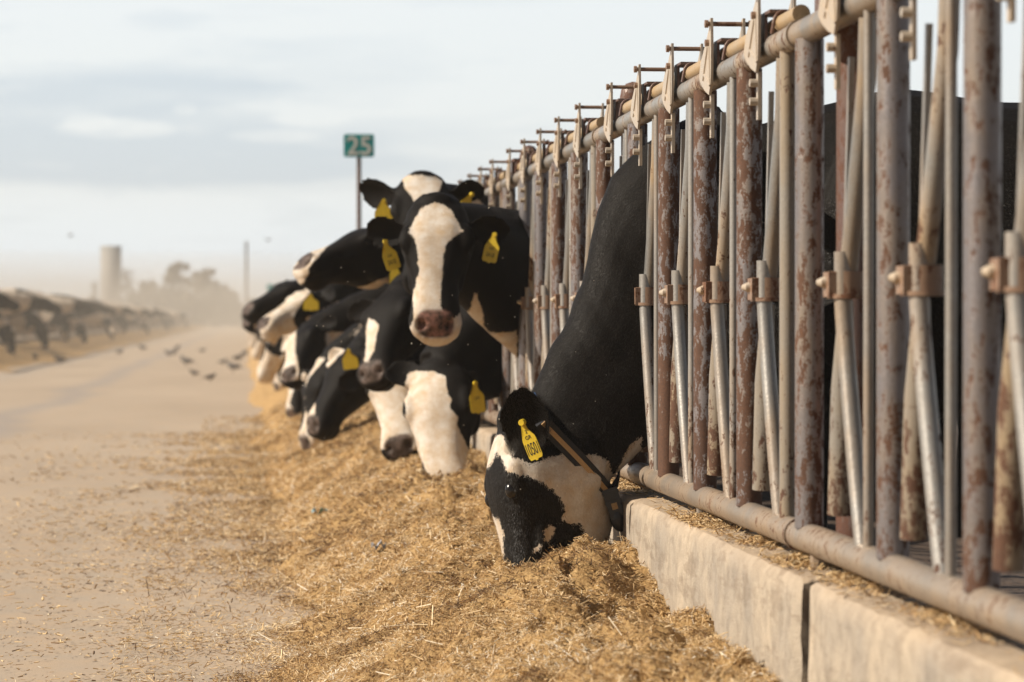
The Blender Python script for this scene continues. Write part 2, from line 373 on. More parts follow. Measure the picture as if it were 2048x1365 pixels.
# ------------------------------------------------------------------ ground
def grid(xs, ys, zf):
    X, Y = np.meshgrid(xs, ys); Z = zf(X, Y); nx, ny = len(xs), len(ys)
    V = np.stack([X, Y, Z], -1).reshape(-1, 3); i = np.arange(nx*ny).reshape(ny, nx)
    return V, np.stack([i[:-1, :-1], i[:-1, 1:], i[1:, 1:], i[1:, :-1]], -1).reshape(-1, 4)
V, Fq = grid(np.linspace(-900, 900, 7), np.linspace(-60, 1200, 8), lambda x, y: x*0-.03)
o = obj('ground', mesh_np('ground', V, Fq), M['earth'], sm=False); tag(o, 'bare brown earth stretching away on both sides of the feed lane', kind='structure')
ys = np.concatenate([np.arange(-8, 14, .12), np.geomspace(14, 700, 140)])
V, Fq = grid(np.linspace(-6.0, 1.3, 60), ys, lambda x, y: .008*fbm(x*1.3, y*.7, 3))
o = obj('road', mesh_np('road', V, Fq), M['road']); tag(o, 'dusty pale concrete feed lane between the two rows of cows', kind='structure')
V, Fq = grid(np.linspace(1.3, 14, 60), np.concatenate([np.arange(0, 24, .2), np.geomspace(24, 300, 60)]), lambda x, y: .05+.05*fbm(x*1.7, y*1.7, 4))
o = obj('pen_ground', mesh_np('pen_ground', V, Fq), M['pen']); tag(o, 'dark trodden dirt floor of the cow pen behind the headlock fence', kind='structure')

# feed heap along the kerb
def feed_z(x, y):
    edge = .06+.18*fbm(y*.55, y*0+3.3, 3)+.16*fbm(y*2.1, x*1.5+8, 3)
    t = np.clip((x-edge)/(.80-.5*edge), 0, 1)
    h = .245*(t*t*(3-2*t))**.85+.06*t*sstep(8, 12, y)
    h = h+t*(.085*fbm(x*3.1+4, y*2.3, 3)+.070*fbm(x*7, y*5.5, 3)+.060*np.abs(fbm(x*17, y*14, 3))-.012)
    # eaten hollow beside the nearest muzzle, crest in front of it
    h = h+.035*np.exp(-(((x-.93)/.13)**2+((y-YD(7.15, .9))/.25)**2))-.05*np.exp(-(((x-.62)/.2)**2+((y-YD(7.9, .6))/.3)**2))-.03*np.exp(-(((x-.66)/.12)**2+((y-YD(7.2, .66))/.35)**2))+.05*t*np.exp(-(((y-YD(6.6, .5))-.35*(x-.5))/.28)**2)*(x < .8)
    h = h-.05*sstep(.80, 1.05, x)*sstep(6.6, 4.8, y)
    return np.maximum(h, 0)+.004
def feed_base(x, y):
    edge = .06+.18*fbm(y*.55, y*0+3.3, 3)+.16*fbm(y*2.1, x*1.5+8, 3); t = (x-edge)/(.80-.5*edge)
    return feed_z(x, y)-.045*sstep(.34, .02, t)
def feed_t(x, y): return (x-(.06+.18*fbm(y*.55, y*0+3.3, 3)))/.75
ys = [2.6]
while ys[-1] < 90: ys.append(ys[-1]+max(.012, (ys[-1]**2)*.0003))
V, Fq = grid(np.concatenate([np.linspace(-.5, 1.07, 118)]), np.array(ys), feed_base)
tag(obj('feed_heap', mesh_np('feed_heap', V, Fq), M['feed']), 'long golden heap of chopped feed banked against the kerb', kind='stuff')

def straws(n, X, Y, Z, L, Wd, tone, tilt=.35, nrm=None):
    th = rng.random(n)*2*PI; ph = rng.normal(0, tilt, n)
    d = np.stack([np.cos(th)*np.cos(ph), np.sin(th)*np.cos(ph), np.sin(ph)], 1)
    a = np.cross(d, [0, 0, 1.]); a /= np.linalg.norm(a, axis=1)[:, None]+1e-9; b = np.cross(d, a)
    c = np.stack([X, Y, Z], 1); V = np.zeros((n, 6, 3)); rl = rng.random(n)*2*PI
    bend = rng.normal(0, .12, n)
    for k in range(3):
        w = rl+k*2*PI/3; off = a*(np.cos(w)*Wd)[:, None]+b*(np.sin(w)*Wd*.55)[:, None]
        V[:, k] = c-d*(L/2)[:, None]+off; V[:, 3+k] = c+d*(L/2)[:, None]+off*.8+b*(bend*L)[:, None]
    i = np.arange(n)[:, None]*6
    Fq = np.concatenate([i+np.array([[k, (k+1) % 3, 3+(k+1) % 3, 3+k]]) for k in range(3)])
    return V.reshape(-1, 3), Fq, np.repeat(tone, 6)
def straw_obj(name, parts, label):
    V = []; Fq = []; T = []; n = 0
    for v, f, t in parts: V.append(v); Fq.append(f+n); T.append(t); n += len(v)
    me = mesh_np(name, np.concatenate(V), np.concatenate(Fq)); attr(me, 'tone', np.concatenate(T))
    o = obj(name, me, M['straw'], sm=False); return tag(o, label, kind='stuff')
def tones(n): return np.clip(rng.normal(.50, .27, n)+(rng.random(n) < .05)*.4, 0, 1)
parts = []
n = 270000
u = rng.random(n); y = (3.6**-.9+u*(26.**-.9-3.6**-.9))**(-1/.9); x = -.35+1.39*rng.random(n)
z = np.maximum(feed_base(x, y), .008)+.010*sstep(.3, .0, feed_t(x, y))*rng.random(n); k = rng.random(n) < .10+.9*sstep(-.12, .32, feed_t(x, y)+.5*fbm(x*5, y*5, 2)); k &= x < 1.035
x, y, z = x[k], y[k], z[k]; m_ = len(x); sc = np.clip(y/8, .8, 2.2)
L = (.006+rng.gamma(2.2, .0052, m_))*sc; Wd = (.0007+rng.random(m_)**2*.0019)*sc
parts.append(straws(m_, x, y, z+rng.random(m_)**1.5*.010+.002, L, Wd, np.clip(tones(m_)-.03+.58*fbm(x*3.3, y*2.6, 4)-.35*sstep(.10, .32, fbm(x*7+3, y*6, 3)), 0, 1), .42))
n = 1100; x = rng.random(n)*.95+.05; y = 4+9*rng.random(n); z = feed_z(x, y)         # longer stalks lying on top
parts.append(straws(n, x, y, z+.008, .03+rng.random(n)*.045, .0012+rng.random(n)*.0016, np.clip(.7+.3*rng.random(n), 0, 1), .3))
straw_obj('chopped_straw', parts, 'loose chopped straw and grain flakes covering the feed heap')
parts = []
n = 44000; y = 4.5+18*rng.random(n)**1.4; x = .35-rng.exponential(.40, n)
k = (x > -3.5) & (fbm(x*2.3+9, y*2.3, 3) > -.12+.25*rng.random(n)-.1); x, y = x[k], y[k]; n = len(x)
sc = np.clip(y/8, .8, 2); parts.append(straws(n, x, y, .012+.004*rng.random(n), (.005+rng.gamma(2, .005, n))*sc, (.0008+rng.random(n)**2*.0028)*sc, np.clip(tones(n)-.06, 0, 1), .12))
n = 2500; y = 5+9*rng.random(n); x = -2.6*rng.random(n)+.1
parts.append(straws(n, x, y, .012+.004*rng.random(n), .006+rng.gamma(2, .005, n), .0012+rng.random(n)**2*.004, tones(n), .1))
straw_obj('scattered_chaff', parts, 'scattered chaff flakes on the concrete lane beside the feed heap')
parts = []
for (yd, w, a, cnt) in ((6.55, .12, .22, 3200), (5.45, .10, .12, 1500), (7.95, .10, .3, 2200), (5.0, .07, .2, 700), (4.35, .07, .25, 700), (8.8, .1, .5, 800), (6.0, .2, 1.6, 1500), (5.9, .08, .1, 500)):
    x = 1.13+rng.normal(0, w*.45, cnt); y = YD(yd)+rng.normal(0, a*.5, cnt); k = (x > 1.045) & (x < 1.28); x, y = x[k], y[k]
    z = .447+.022*np.exp(-((x-1.13)/.06)**2-((y-YD(yd))/(a*.6))**2)*rng.random(len(x))+.003
    parts.append(straws(len(x), x, y, z, .006+rng.gamma(2, .005, len(x)), .0008+rng.random(len(x))**2*.002, np.clip(tones(len(x))-.12, 0, 1), .3))
straw_obj('spilled_feed', parts, 'small dry drifts of spilled feed on top of the concrete kerb')

n = 130; dd = 6.2+5*rng.random(n); uu = 560+900*rng.random(n); vv = 330+760*rng.random(n)      # bits flying over the cows
q = C0+dd[:, None]*(FW+RT*((uu-1024)/F)[:, None]-UP*((vv-682.5)/F)[:, None]); k = (q[:, 0] < 1.08) & (q[:, 2] > feed_z(q[:, 0], q[:, 1])+.05); q = q[k]; n = len(q)
straw_obj('airborne_flecks', [straws(n, q[:, 0], q[:, 1], q[:, 2], .0012+.003*rng.random(n), .0006+.0008*rng.random(n), np.full(n, 1.), 1.2)], 'tiny pale flecks of feed blowing in the air around the cows')
# ------------------------------------------------------------------ kerb segments
def kerb(d0, d1, label, chip0=0., chip1=0.):
    y0, y1 = YD(d0, 1.04), YD(d1, 1.04); n = max(8, int((y1-y0)/.05)); V = []
    prof = [(1.033+.005*q_, -.05+.45*q_) for q_ in np.linspace(0, 1, 15)]+[ (1.040, .430), (1.052, .4435), (1.075, .446), (1.18, .447), (1.30, .446), (1.32, .42), (1.32, -.05)]
    sd = d0*7.7
    for i in range(n+1):
        t = i/n; y = y0+(y1-y0)*t
        for j, (x, z) in enumerate(prof):
            yy = y+.004*vn(sd+y*9, j*3.1); e = 0.
            if i == 0: yy += chip0*(.15+abs(vn(z*7+sd, x*7))*1.5+abs(vn(z*23+sd, x*17))*.8)*(.35+1.3*max(z, 0))
            if i == n: yy -= chip1*(abs(vn(z*8+sd+4, x*7))*1.6+abs(vn(z*25+sd, x*17))*.7)
            xx = x+.008*vn(y*5+sd, z*8)+.004*vn(y*19+sd, z*21); z2 = z+.007*vn(y*6+sd, x*20)+.004*vn(y*23+sd, x*20)
            if (i == 0 and chip0) or (i == n and chip1): xx += .010 if j < 16 else 0; z2 -= .010 if 13 < j < 20 else 0
            V.append((xx, yy, z2))
    m_ = len(prof); Fc = [(i*m_+j, i*m_+(j+1) % m_, (i+1)*m_+(j+1) % m_, (i+1)*m_+j) for i in range(n) for j in range(m_)]
    Fc += [tuple(range(m_))[::-1], tuple(n*m_+j for j in range(m_))]
    cy = (y0+y1)/2; V = np.array(V)-[1.04, cy, 0]
    o = obj('concrete_kerb', MB().add(V, Fc), M['kerb'], loc=(1.04, cy, 0)); return tag(o, label, 'kerb', 'concrete kerb blocks under the right fence')
kerb(2.2, 5.118, 'pale concrete kerb block nearest the camera, right of the crumbling crack', 0, .03)
kerb(5.15, 9.6, 'concrete kerb block beside the grazing black cow, left of the crack', .06, .01)
kerb(9.62, 13.0, 'concrete kerb block half buried by feed under the face-on cow')
kerb(13.02, 150, 'long buried kerb running back under the far cows')

# ------------------------------------------------------------------ headlock fence (built along +Y, at x = 0, joint at y = 0)
ZB, ZT, ZR = .50, 1.50, .995
RINGS = [.33, .91, 1.49, 2.06, 2.63]; PL = 3.05
def panel(detail=True):
    k = {}
    if not detail:
        m_ = MB(); m_.tube([(0, .02, ZB), (0, PL-.02, ZB)], .029, 6); m_.tube([(0, .02, ZT), (0, PL-.02, ZT)], .026, 6); m_.tube([(.02, 0, ZT+.047), (.02, PL, ZT+.047)], .018, 5)
        for r in RINGS:
            m_.tube([(0, r-.33+(.13 if r < .4 else 0), ZB), (0, r-.33+(.13 if r < .4 else 0), ZT)], .029, 6)
            m_.tube([(0, r-.06, ZT), (0, r, ZR), (0, r-.1, ZB)], .022, 6); m_.tube([(0, r, ZR), (0, r+.05, ZB+.06)], .02, 6)
            m_.box((0, r, ZR), (.07, .06, .05)); m_.box((-.04, r-.05, ZT+.02), (.006, .12, .2))
        return m_.mesh('headlock_panel')
    k['bottom_rail'] = (MB().tube([(0, .02, ZB), (0, PL-.02, ZB)], .0295, 20), 'low_rail')
    k['top_rail'] = (MB().tube([(0, .02, ZT), (0, PL-.02, ZT)], .0265, 20), 'rail')
    k['end_post'] = (MB().tube([(0, .125, ZB), (0, .125, ZT)], .0165, 18), 'drop')
    for zz_, nm in ((ZB, 'coupling'), (ZT, 'coupling_sleeve')):
        rr = .0335 if zz_ == ZB else .030
        k[nm] = (MB().tube([(0, .0, zz_), (0, .016, zz_)], rr, 20).tube([(0, -.035, zz_), (0, .0, zz_)], rr-.004, 20), 'low_rail')
    return k
fence_master = {}
def build_panel(label):
    root = thing('headlock_panel', label, 'headlock fence', (0, 0, 0), 'headlock panels of the right fence')
    for nm, (m_, mt) in panel().items(): obj(nm, m_, M[mt], root)
    for i, r in enumerate(RINGS):
        py = r-.355-(.065 if i == 0 else 0)
        obj('post', MB().tube([(0, py, ZB+.02), (0, py, ZT-.018)], .0285, 20), M['post'], root)
        obj('rod', MB().tube([(-.006, r-.195, ZB+.02), (-.006, r-.195, ZT-.015)], .0095, 10), M['bent'], root)
        # fixed bent tube: from the clamp down to the rail, with weld
        pts = [(-.012, r-.012, ZR+.06)]+[(-.012*(1-t), r-.012-.118*(t**1.25), ZR-.02-(ZR-.02-ZB-.02)*t) for t in np.linspace(0, 1, 12)]
        obj('bent_bar', MB().tube(pts, .0165, 14), M['bent'], root)
        # swinging arm: drop tube below the clamp, slanting tube above
        arm = obj('swing_arm', MB().tube([(.004, r-.148, ZT-.03), (.004, r-.135, ZT-.14), (.002, r-.022, ZR+.08), (0, r-.004, ZR+.02), (0, r, ZR)], .0175, 14), M['arm'], root)
        obj('drop_tube', MB().tube([(.004, r+.030, ZR-.03), (.004, r+.060, ZB+.30), (.004, r+.085, ZB+.065)], [.014, .0225, .0235], 14, True), M['drop'], arm)
        obj('flat_bar', MB().box((-.003, r-.018, (ZT+ZR)/2-.04), (.010, .014, ZT-ZR-.10), [[1, 0, 0], [0, 1, -.12], [0, .12, 1]]), M['bent'], arm)
        cl_ = MB(); cl_.tube([(-.002, r, ZR-.024), (-.002, r, ZR+.024)], .034, 10, True, .9); cl_.tube([(-.002, r, ZR-.026), (-.002, r, ZR-.018)], .037, 10); cl_.box((-.030, r+.004, ZR), (.02, .05, .046))
        obj('clamp', cl_, M['clamp'], arm)
        obj('bolt', MB().tube([(-.052, r+.020, ZR+.004), (-.044, r+.012, ZR+.004), (-.036, r+.012, ZR+.004)], [.006, .0105, .0115], 10), M['plate'], arm)
        # kite shaped pivot plates either side of the rails
        kite = [(.008, .205), (-.010, .200), (-.016, .165), (-.040, .11), (-.075, .055), (-.088, .0), (-.070, -.035), (-.04, -.07), (-.015, -.095), (-.005, -.07), (.008, -.05), (.012, .0), (.014, .11), (.011, .165)]
        for sx, nm in ((-.037, 'pivot_plate'), (.038, 'pivot_plate')):
            m_ = MB(); o_ = (sx, r-.075, ZT)
            # outline in (y, z): wide side looks away from the camera (+y)
            kk = [(-a*(1.75 if a < -.03 else 1), b*(.60 if b > 0 else .55)) for a, b in kite]
            m_.prism(kk, .006, o_, (0, 1, 0), (0, 0, 1), (1, 0, 0))
            if sx < 0:
                for p0, p1 in (((.115, .015), (-.004, -.032)), ((.028, .06), (.09, -.012)), ((.012, .06), (.0, -.03))):
                    m_.tube([(sx-.003, r-.075+p0[0], ZT+p0[1]), (sx-.003, r-.075+p1[0], ZT+p1[1])], .0035, 6)
            pl = obj(nm, m_, M['plate'], root)
            if sx < 0:
                b_ = MB(); b_.tube([(sx-.012, r-.057, ZT+.068), (sx, r-.057, ZT+.068)], .008, 8); b_.tube([(sx-.009, r-.040, ZT+.070), (sx, r-.040, ZT+.070)], .006, 8)
                obj('bolt', b_, M['clamp'], pl)
        obj('pin', MB().tube([(-.052, r-.075, ZT+.110), (.058, r-.075, ZT+.110)], .0055, 8).tube([(-.052, r-.075, ZT+.110), (-.044, r-.075, ZT+.110)], .009, 8).tube([(.050, r-.075, ZT+.110), (.058, r-.075, ZT+.110)], .009, 8), M['clamp'], root)
        # hanging strap with two bolts under the plate
        st_ = MB(); st_.box((-.030, r-.046, ZT-.10), (.008, .018, .10)); 
        for zb_ in (-.073, -.112): st_.tube([(-.050, r-.046, ZT+zb_), (-.03, r-.046, ZT+zb_)], .0085, 8)
        obj('strap', st_, M['plate'], root)
        # latch bracket: dark lid and U-shaped clip holding the upper tube
        br = MB(); br.box((.004, r-.095, ZT+.068), (.060, .10, .006)); br.box((-.022, r-.06, ZT+.035), (.006, .05, .066)); br.box((.030, r-.095, ZT+.035), (.006, .09, .066))
        br.tube([(-.022, r-.145, ZT+.02)]+[(-.022*math.cos(a)+.004, r-.145, ZT+.042+.026*math.sin(a)) for a in np.linspace(0, PI, 8)]+[(.028, r-.145, ZT+.02)], .004, 6)
        obj('latch_bracket', br, M['brown'], root)
        y1_ = r-.13; y0_ = (RINGS[i-1] if i else -.42)-.055
        obj('latch_tube', MB().tube([(.004, max(y0_, .01), ZT+.043), (.004, y1_, ZT+.043)], .0185, 16), M['latch'], root)
    obj('foot', MB().tube([(0, .0+1.19, .44), (0, 1.19, ZB)], .012, 8), M['low_rail'], root)
    obj('foot', MB().tube([(0, 2.90, .44), (0, 2.90, ZB)], .014, 8), M['low_rail'], root)
    return root
J0 = 5.50
labels = {-2: 'headlock panel right beside the camera, mostly outside the picture', -1: 'blurred near headlock panel at the right edge of the photo', 0: 'sharp headlock panel just right of the grazing black cow',
          1: 'headlock panel between the grazing black cow and the face-on cow', 2: 'headlock panel behind the face-on white-blazed cow'}
pan = None
for i in range(-1, 17):
    lab = labels.get(i, 'far rusty headlock panel in the blurred stretch hidden by the row of cows')
    if pan is None: pan = build_panel(lab); q = pan
    else: q = dup(pan)
    q['label'] = lab; q.location = (1.11, YD(J0+i*PL), 0)
# brown support posts with domed caps, behind the joints
pm = MB().tube([(0, 0, -.1), (0, 0, 1.60)], .037, 16); pc = MB(); 
pc.tube([(0, 0, 1.585), (0, 0, 1.61), (0, 0, 1.635), (0, 0, 1.652), (0, 0, 1.658)], [.041, .041, .036, .022, .004], 16)
br = MB().box((-.04, 0, 1.55), (.06, .10, .10))
sp0 = None
for i in range(-1, 12):
    lab = {-1: 'brown steel support post at the joint nearest the camera', 0: 'brown steel support post behind the joint above the kerb crack', 1: 'brown support post with domed cap rising behind the black cow neck', 2: 'brown support post with domed cap beside the face-on cow'}.get(i, 'brown support post in the blurred far part of the right fence')
    if sp0 is None:
        r0 = thing('support_post', lab, 'post', group='support posts behind the headlock fence'); obj('pole', pm, M['brown'], r0); obj('cap', pc, M['brown'], r0); obj('bracket', br, M['brown'], r0); sp0 = r0
    else: r0 = dup(sp0)
    r0['label'] = lab; r0.location = (1.19, YD(8.42+(i-1)*PL, 1.19), 0)

# ------------------------------------------------------------------ signs
def sign(u, v0, v1, uw, d, txt, label, post_to=.44):
    z0 = CH+(640-v1)*d/F; z1 = CH+(640-v0)*d/F; w = uw*d/F; x = (u-485)*d/F; y = YD(d, x)
    r = thing('number_sign', label, 'sign', (x, y, post_to))
    r.rotation_euler = (0, 0, -YAW*.6)
    obj('pole', MB().tube([(0, .02, 0), (0, .02, z1-post_to-.01)], .022, 10), M['brown'], r)
    zc = (z0+z1)/2-post_to; h = z1-z0; c = .02; pts = []
    for sx, sz in ((1, 1), (-1, 1), (-1, -1), (1, -1)):
        cx, cz = sx*(w/2-c), sz*(h/2-c); a0 = {(1, 1): 0, (-1, 1): PI/2, (-1, -1): PI, (1, -1): 1.5*PI}[(sx, sz)]
        pts += [(cx+c*math.cos(a0+k*PI/8), cz+c*math.sin(a0+k*PI/8)) for k in range(5)]
    b = obj('board', MB().prism(pts, .006, (0, -.006, zc), (1, 0, 0), (0, 0, 1), (0, -1, 0)), M['green'], r)
    if txt:
        cu = bpy.data.curves.new('t', 'FONT'); cu.body = txt; cu.size = h*1.12; cu.align_x = 'CENTER'; cu.align_y = 'CENTER'; cu.extrude = .001; cu.offset = .003
        to = bpy.data.objects.new('t', cu); COL.objects.link(to); dg = bpy.context.evaluated_depsgraph_get()
        me = bpy.data.meshes.new_from_object(to.evaluated_get(dg)); bpy.data.objects.remove(to)
        co = np.zeros(len(me.vertices)*3); me.vertices.foreach_get('co', co); co = co.reshape(-1, 3)
        co[:, 0] -= (co[:, 0].max()+co[:, 0].min())/2; co[:, 1] -= (co[:, 1].max()+co[:, 1].min())/2
        me.vertices.foreach_set('co', np.stack([co[:, 0], -.011-co[:, 2], co[:, 1]+zc], 1).ravel().astype(np.float32)); me.update()
        me.materials.clear(); obj('lettering', me, M['white'], b, sm=False)
    return r
sign(717, 269, 315, 61, 26, '25', 'small green sign reading 25 on a thin brown post above the cows')
sign(541, 569, 583, 14, 106, '', 'tiny distant green sign just left of the cow heads', 0)

# ------------------------------------------------------------------ cows
def unit(v): v = np.array(v, float); return v/np.linalg.norm(v)
def loft(mb, secs, seg=26):
    """secs: (centre, lateral, up, half width, height up, height down, jaw factor)"""
    V = []
    for c, l, b, hw, ht, hb, jf in secs:
        for k in range(seg):
            a = 2*PI*k/seg; cs, sn = math.cos(a), math.sin(a)
            e = .82; cx = math.copysign(abs(cs)**e, cs); sx = math.copysign(abs(sn)**e, sn)
            w = hw*(1 if sn > 0 else 1-(1-jf)*abs(sn)**1.3)
            V.append(np.array(c)+np.array(l)*w*cx+np.array(b)*((ht if sn > 0 else hb)*sx))
    n = len(secs)
    Fc = [(i*seg+k, i*seg+(k+1) % seg, (i+1)*seg+(k+1) % seg, (i+1)*seg+k) for i in range(n-1) for k in range(seg)]
    Fc += [tuple(range(seg))[::-1], tuple((n-1)*seg+k for k in range(seg))]
    mb.add(V, Fc)
HEAD = [(-.07, -.01, .10, .05), (-.03, .035, .13, .085), (.02, .060, .155, .110), (.07, .078, .185, .122), (.12, .090, .205, .134), (.16, .092, .205, .136), (.20, .086, .190, .124),
        (.25, .075, .165, .105), (.31, .066, .135, .089), (.37, .061, .115, .083), (.42, .058, .105, .090), (.465, .050, .100, .099), (.495, .032, .094, .090), (.516, .006, .080, .070), (.530, -.022, .058, .042)]
def ear(mb, B, T, Nn, w, th=.014, cup=.35, seg=9):
    B, T, Nn = map(lambda q: np.array(q, float), (B, T, Nn)); ax = T-B; L = np.linalg.norm(ax); ax /= L
    Nn = unit(Nn-ax*(Nn@ax)); sd = np.cross(ax, Nn)
    prof = [(0, .42), (.12, .5), (.28, .86), (.45, 1.), (.62, .98), (.78, .82), (.90, .56), (.97, .30), (1.0, .10)]
    V = []; R_ = 2*seg
    for t, p in prof:
        hw = w/2*p; tt = th*(1.25-.6*t)*(1 if t < .95 else .7); cu = cup*w*(1-.35*t)
        cc = B+ax*L*t-Nn*(.10*L*math.sin(t*PI*.5))
        for k in range(seg): s_ = -1+2*k/(seg-1); V.append(cc+sd*hw*s_+Nn*(cu*(s_*s_-.5)*p+tt*(1-s_*s_*.6)/2))
        for k in range(seg): s_ = 1-2*k/(seg-1); V.append(cc+sd*hw*s_*1.02+Nn*(cu*(s_*s_-.5)*p-tt*(1-s_*s_*.6)/2))
    n = len(prof); Fc = [(i*R_+k, i*R_+(k+1) % R_, (i+1)*R_+(k+1) % R_, (i+1)*R_+k) for i in range(n-1) for k in range(R_)]
    Fc += [tuple(range(R_))[::-1], tuple((n-1)*R_+k for k in range(R_))]
    mb.add(V, Fc)
def remesh(mb, vox, it=4, fac=.5):
    me = mb.mesh('tmp'); o = bpy.data.objects.new('tmp', me); COL.objects.link(o)
    r = o.modifiers.new('r', 'REMESH'); r.mode = 'VOXEL'; r.voxel_size = vox; r.use_smooth_shade = True
    s = o.modifiers.new('s', 'SMOOTH'); s.factor = fac; s.iterations = it
    dg = bpy.context.evaluated_depsgraph_get(); dg.update(); m2 = bpy.data.meshes.new_from_object(o.evaluated_get(dg))
    bpy.data.objects.remove(o); bpy.data.meshes.remove(me); return m2
def getv(me): a = np.zeros(len(me.vertices)*3, np.float32); me.vertices.foreach_get('co', a); return a.reshape(-1, 3).astype(float)
def getn(me): a = np.zeros(len(me.vertices)*3, np.float32); me.vertex_normals.foreach_get('vector', a); return a.reshape(-1, 3).astype(float)
def poly_sd(pts, poly):
    """signed distance in px, positive inside"""
    p = np.asarray(poly, float); x, y = pts; d = np.full(len(x), 1e9); ins = np.zeros(len(x), bool)
    for i in range(len(p)):
        a, b = p[i], p[(i+1) % len(p)]; e = b-a; t = np.clip(((x-a[0])*e[0]+(y-a[1])*e[1])/(e@e+1e-9), 0, 1)
        d = np.minimum(d, np.hypot(x-a[0]-t*e[0], y-a[1]-t*e[1]))
        c = (a[1] > y) != (b[1] > y)
        with np.errstate(divide='ignore', invalid='ignore'): ins ^= c & (x < (b[0]-a[0])*(y-a[1])/(b[1]-a[1]+1e-12)+a[0])
    return np.where(ins, d, -d)
def cow(name_label, Pp, Mp, uph, s=1.0, yb=None, x0=1.11, vox=.012, white=(), black=(), coatfn=None, pxm=500., ears=None, tags=(), neck=None, torso_hw=.8, floor=.05,
        jaw=((0, 1), (1, 1)), group='cows feeding at the right fence', collar=None, eye=True, seed=0, zt=0., ear_th=.016, hair=None, nose_pink=False, neckw=1.0, tail=True, nat=(-.01, 0, -.05), eyez=.024):
    Pp, Mp = np.array(Pp, float), np.array(Mp, float); a = unit(Mp-Pp); b = unit(np.array(uph, float)-a*(a@np.array(uph, float))); l = np.cross(b, a)
    H = lambda x, y, z: Pp+s*(x*a+y*l+z*b)
    if yb is None: yb = Pp[1]+.05
    mb = MB()
    loft(mb, [(H(x, 0, 0), l, b, s*hw, s*t, s*bt*np.interp(x, *jaw), .62 if x < .36 else .80) for x, t, bt, hw in HEAD])
    R_ = np.stack([a, l, b], 1)
    for sy in (-1, 1):
        mb.ellipsoid(H(.15, sy*.104, .050), s*np.array((.060, .032, .030)), R_)      # brow
        mb.ellipsoid(H(.115, sy*.080, -.105), s*np.array((.105, .044, .090)), R_) # cheek
        mb.ellipsoid(H(.475, sy*.056, -.015), s*np.array((.045, .036, .046)), R_)      # nostril wing
        mb.ellipsoid(H(.23, sy*.092, -.015), s*np.array((.11, .018, .022)), R_)       # face crest
    mb.ellipsoid(H(-.008, 0, .024), s*np.array((.050, .070, .036)), R_)               # poll
    mb.ellipsoid(H(.445, 0, -.090), s*np.array((.060, .050, .034)), R_)               # chin
    # neck
    xf = x0+.22
    T0 = np.array([x0+.50, yb, 1.13+zt]); A = H(*nat)
    if neck is None:
        p1 = T0+np.array([-.34, 0, (-.02 if Pp[2] > 1.1 else -.08)]); p2 = A-a*.06*s+unit(T0-A)*.22+np.array([0, 0, .0])
        secs = []
        for t in np.linspace(0, 1, 13):
            c = (1-t)**3*T0+3*(1-t)**2*t*p1+3*(1-t)*t*t*p2+t**3*A
            tg = unit(3*(1-t)**2*(p1-T0)+6*(1-t)*t*(p2-p1)+3*t*t*(A-p2)); u_ = t**.8
            lat = unit(np.cross([0, 0, 1.], tg)+1e-6); upv = np.cross(tg, lat)
            secs.append((c, lat, upv, neckw*(.175*(1-u_)+.098*s*u_)*(1-.18*math.sin(PI*min(1, t*1.6))), .36*(1-u_)+.115*s*u_, .46*(1-t**1.25)+.145*s*t**1.25, .7))
        loft(mb, secs)
    else: loft(mb, neck)
    # trunk
    q = torso_hw
    tr = [(.20, 1.36, .80, .10), (.32, 1.44, .66, .17), (.50, 1.50, .60, .225), (.72, 1.53, .60, .27), (1.0, 1.50, .64, .33), (1.3, 1.49, .66, .37), (1.55, 1.51, .70, .355), (1.74, 1.54, .78, .32), (1.90, 1.50, .92, .25), (1.99, 1.42, 1.05, .15), (2.02, 1.36, 1.12, .07)]
    loft(mb, [((x0+x, yb, (t+bt)/2+zt), (0, 1, 0), (0, 0, 1), hw*q, (t-bt)/2, (t-bt)/2, .9) for x, t, bt, hw in tr])
    for sy in (-1, 1):
        Y = yb+sy*.15*q
        fl = [((.42, .0, .95), .13), ((.44, .01, .80), .095), ((.47, .01, .66), .062), ((.455, .01, .52), .046), ((.45, .01, .44), .05), ((.455, .01, .38), .036), ((.46, .01, .22), .031), ((.455, .01, .14), .040), ((.44, .01, .07), .044), ((.43, .01, .0), .055)]
        mb.tube([(x0+x, Y, z+(floor-.02) if z < .6 else z+zt*.5) for (x, y, z), r in fl], [r for p, r in fl], 12)
        Y = yb+sy*.20*q
        hl = [((1.72, 0, 1.15), .16), ((1.70, 0, .95), .15), ((1.68, 0, .80), .12), ((1.77, 0, .66), .08), ((1.86, 0, .53), .052), ((1.86, 0, .44), .040), ((1.84, 0, .24), .034), ((1.83, 0, .14), .043), ((1.81, 0, .06), .046), ((1.80, 0, .0), .056)]
        mb.tube([(x0+x, Y, z+(floor-.02) if z < .6 else z+zt*.5) for (x, y, z), r in hl], [r for p, r in hl], 12)
        mb.ellipsoid((x0+.56, yb+sy*.19*q, 1.05+zt), (.13, .09, .32)); mb.ellipsoid((x0+1.78, yb+sy*.22*q, 1.28+zt), (.16, .10, .22))
    mb.ellipsoid((x0+1.62, yb, .74), (.20, .14, .14))                                 # udder
    if tail: mb.tube([(x0+1.97, yb, 1.46+zt), (x0+2.07, yb, 1.40), (x0+2.09, yb, 1.1), (x0+2.08, yb, .75), (x0+2.07, yb, .5)], [.03, .024, .018, .03, .03], 8)
    # ears
    if ears is None:
        ears = [(H(.035, sy*.112, .035), H(.035+dx, sy*.285, .045+dz), (a*.75+b*.65-sy*l*.15)) for sy, dx, dz in ((-1, .05, -.03), (1, .05, -.03))]
    for B, T, Nn, *w in ears: ear(mb, B, T, Nn, (w[0] if w else .108)*s, ear_th)
    me = remesh(mb, vox, 4 if vox > .008 else 6)
    V = getv(me); Nm = getn(me)
    q_ = (V-Pp)/s; X, Yl, Z = q_@a, q_@l, q_@b
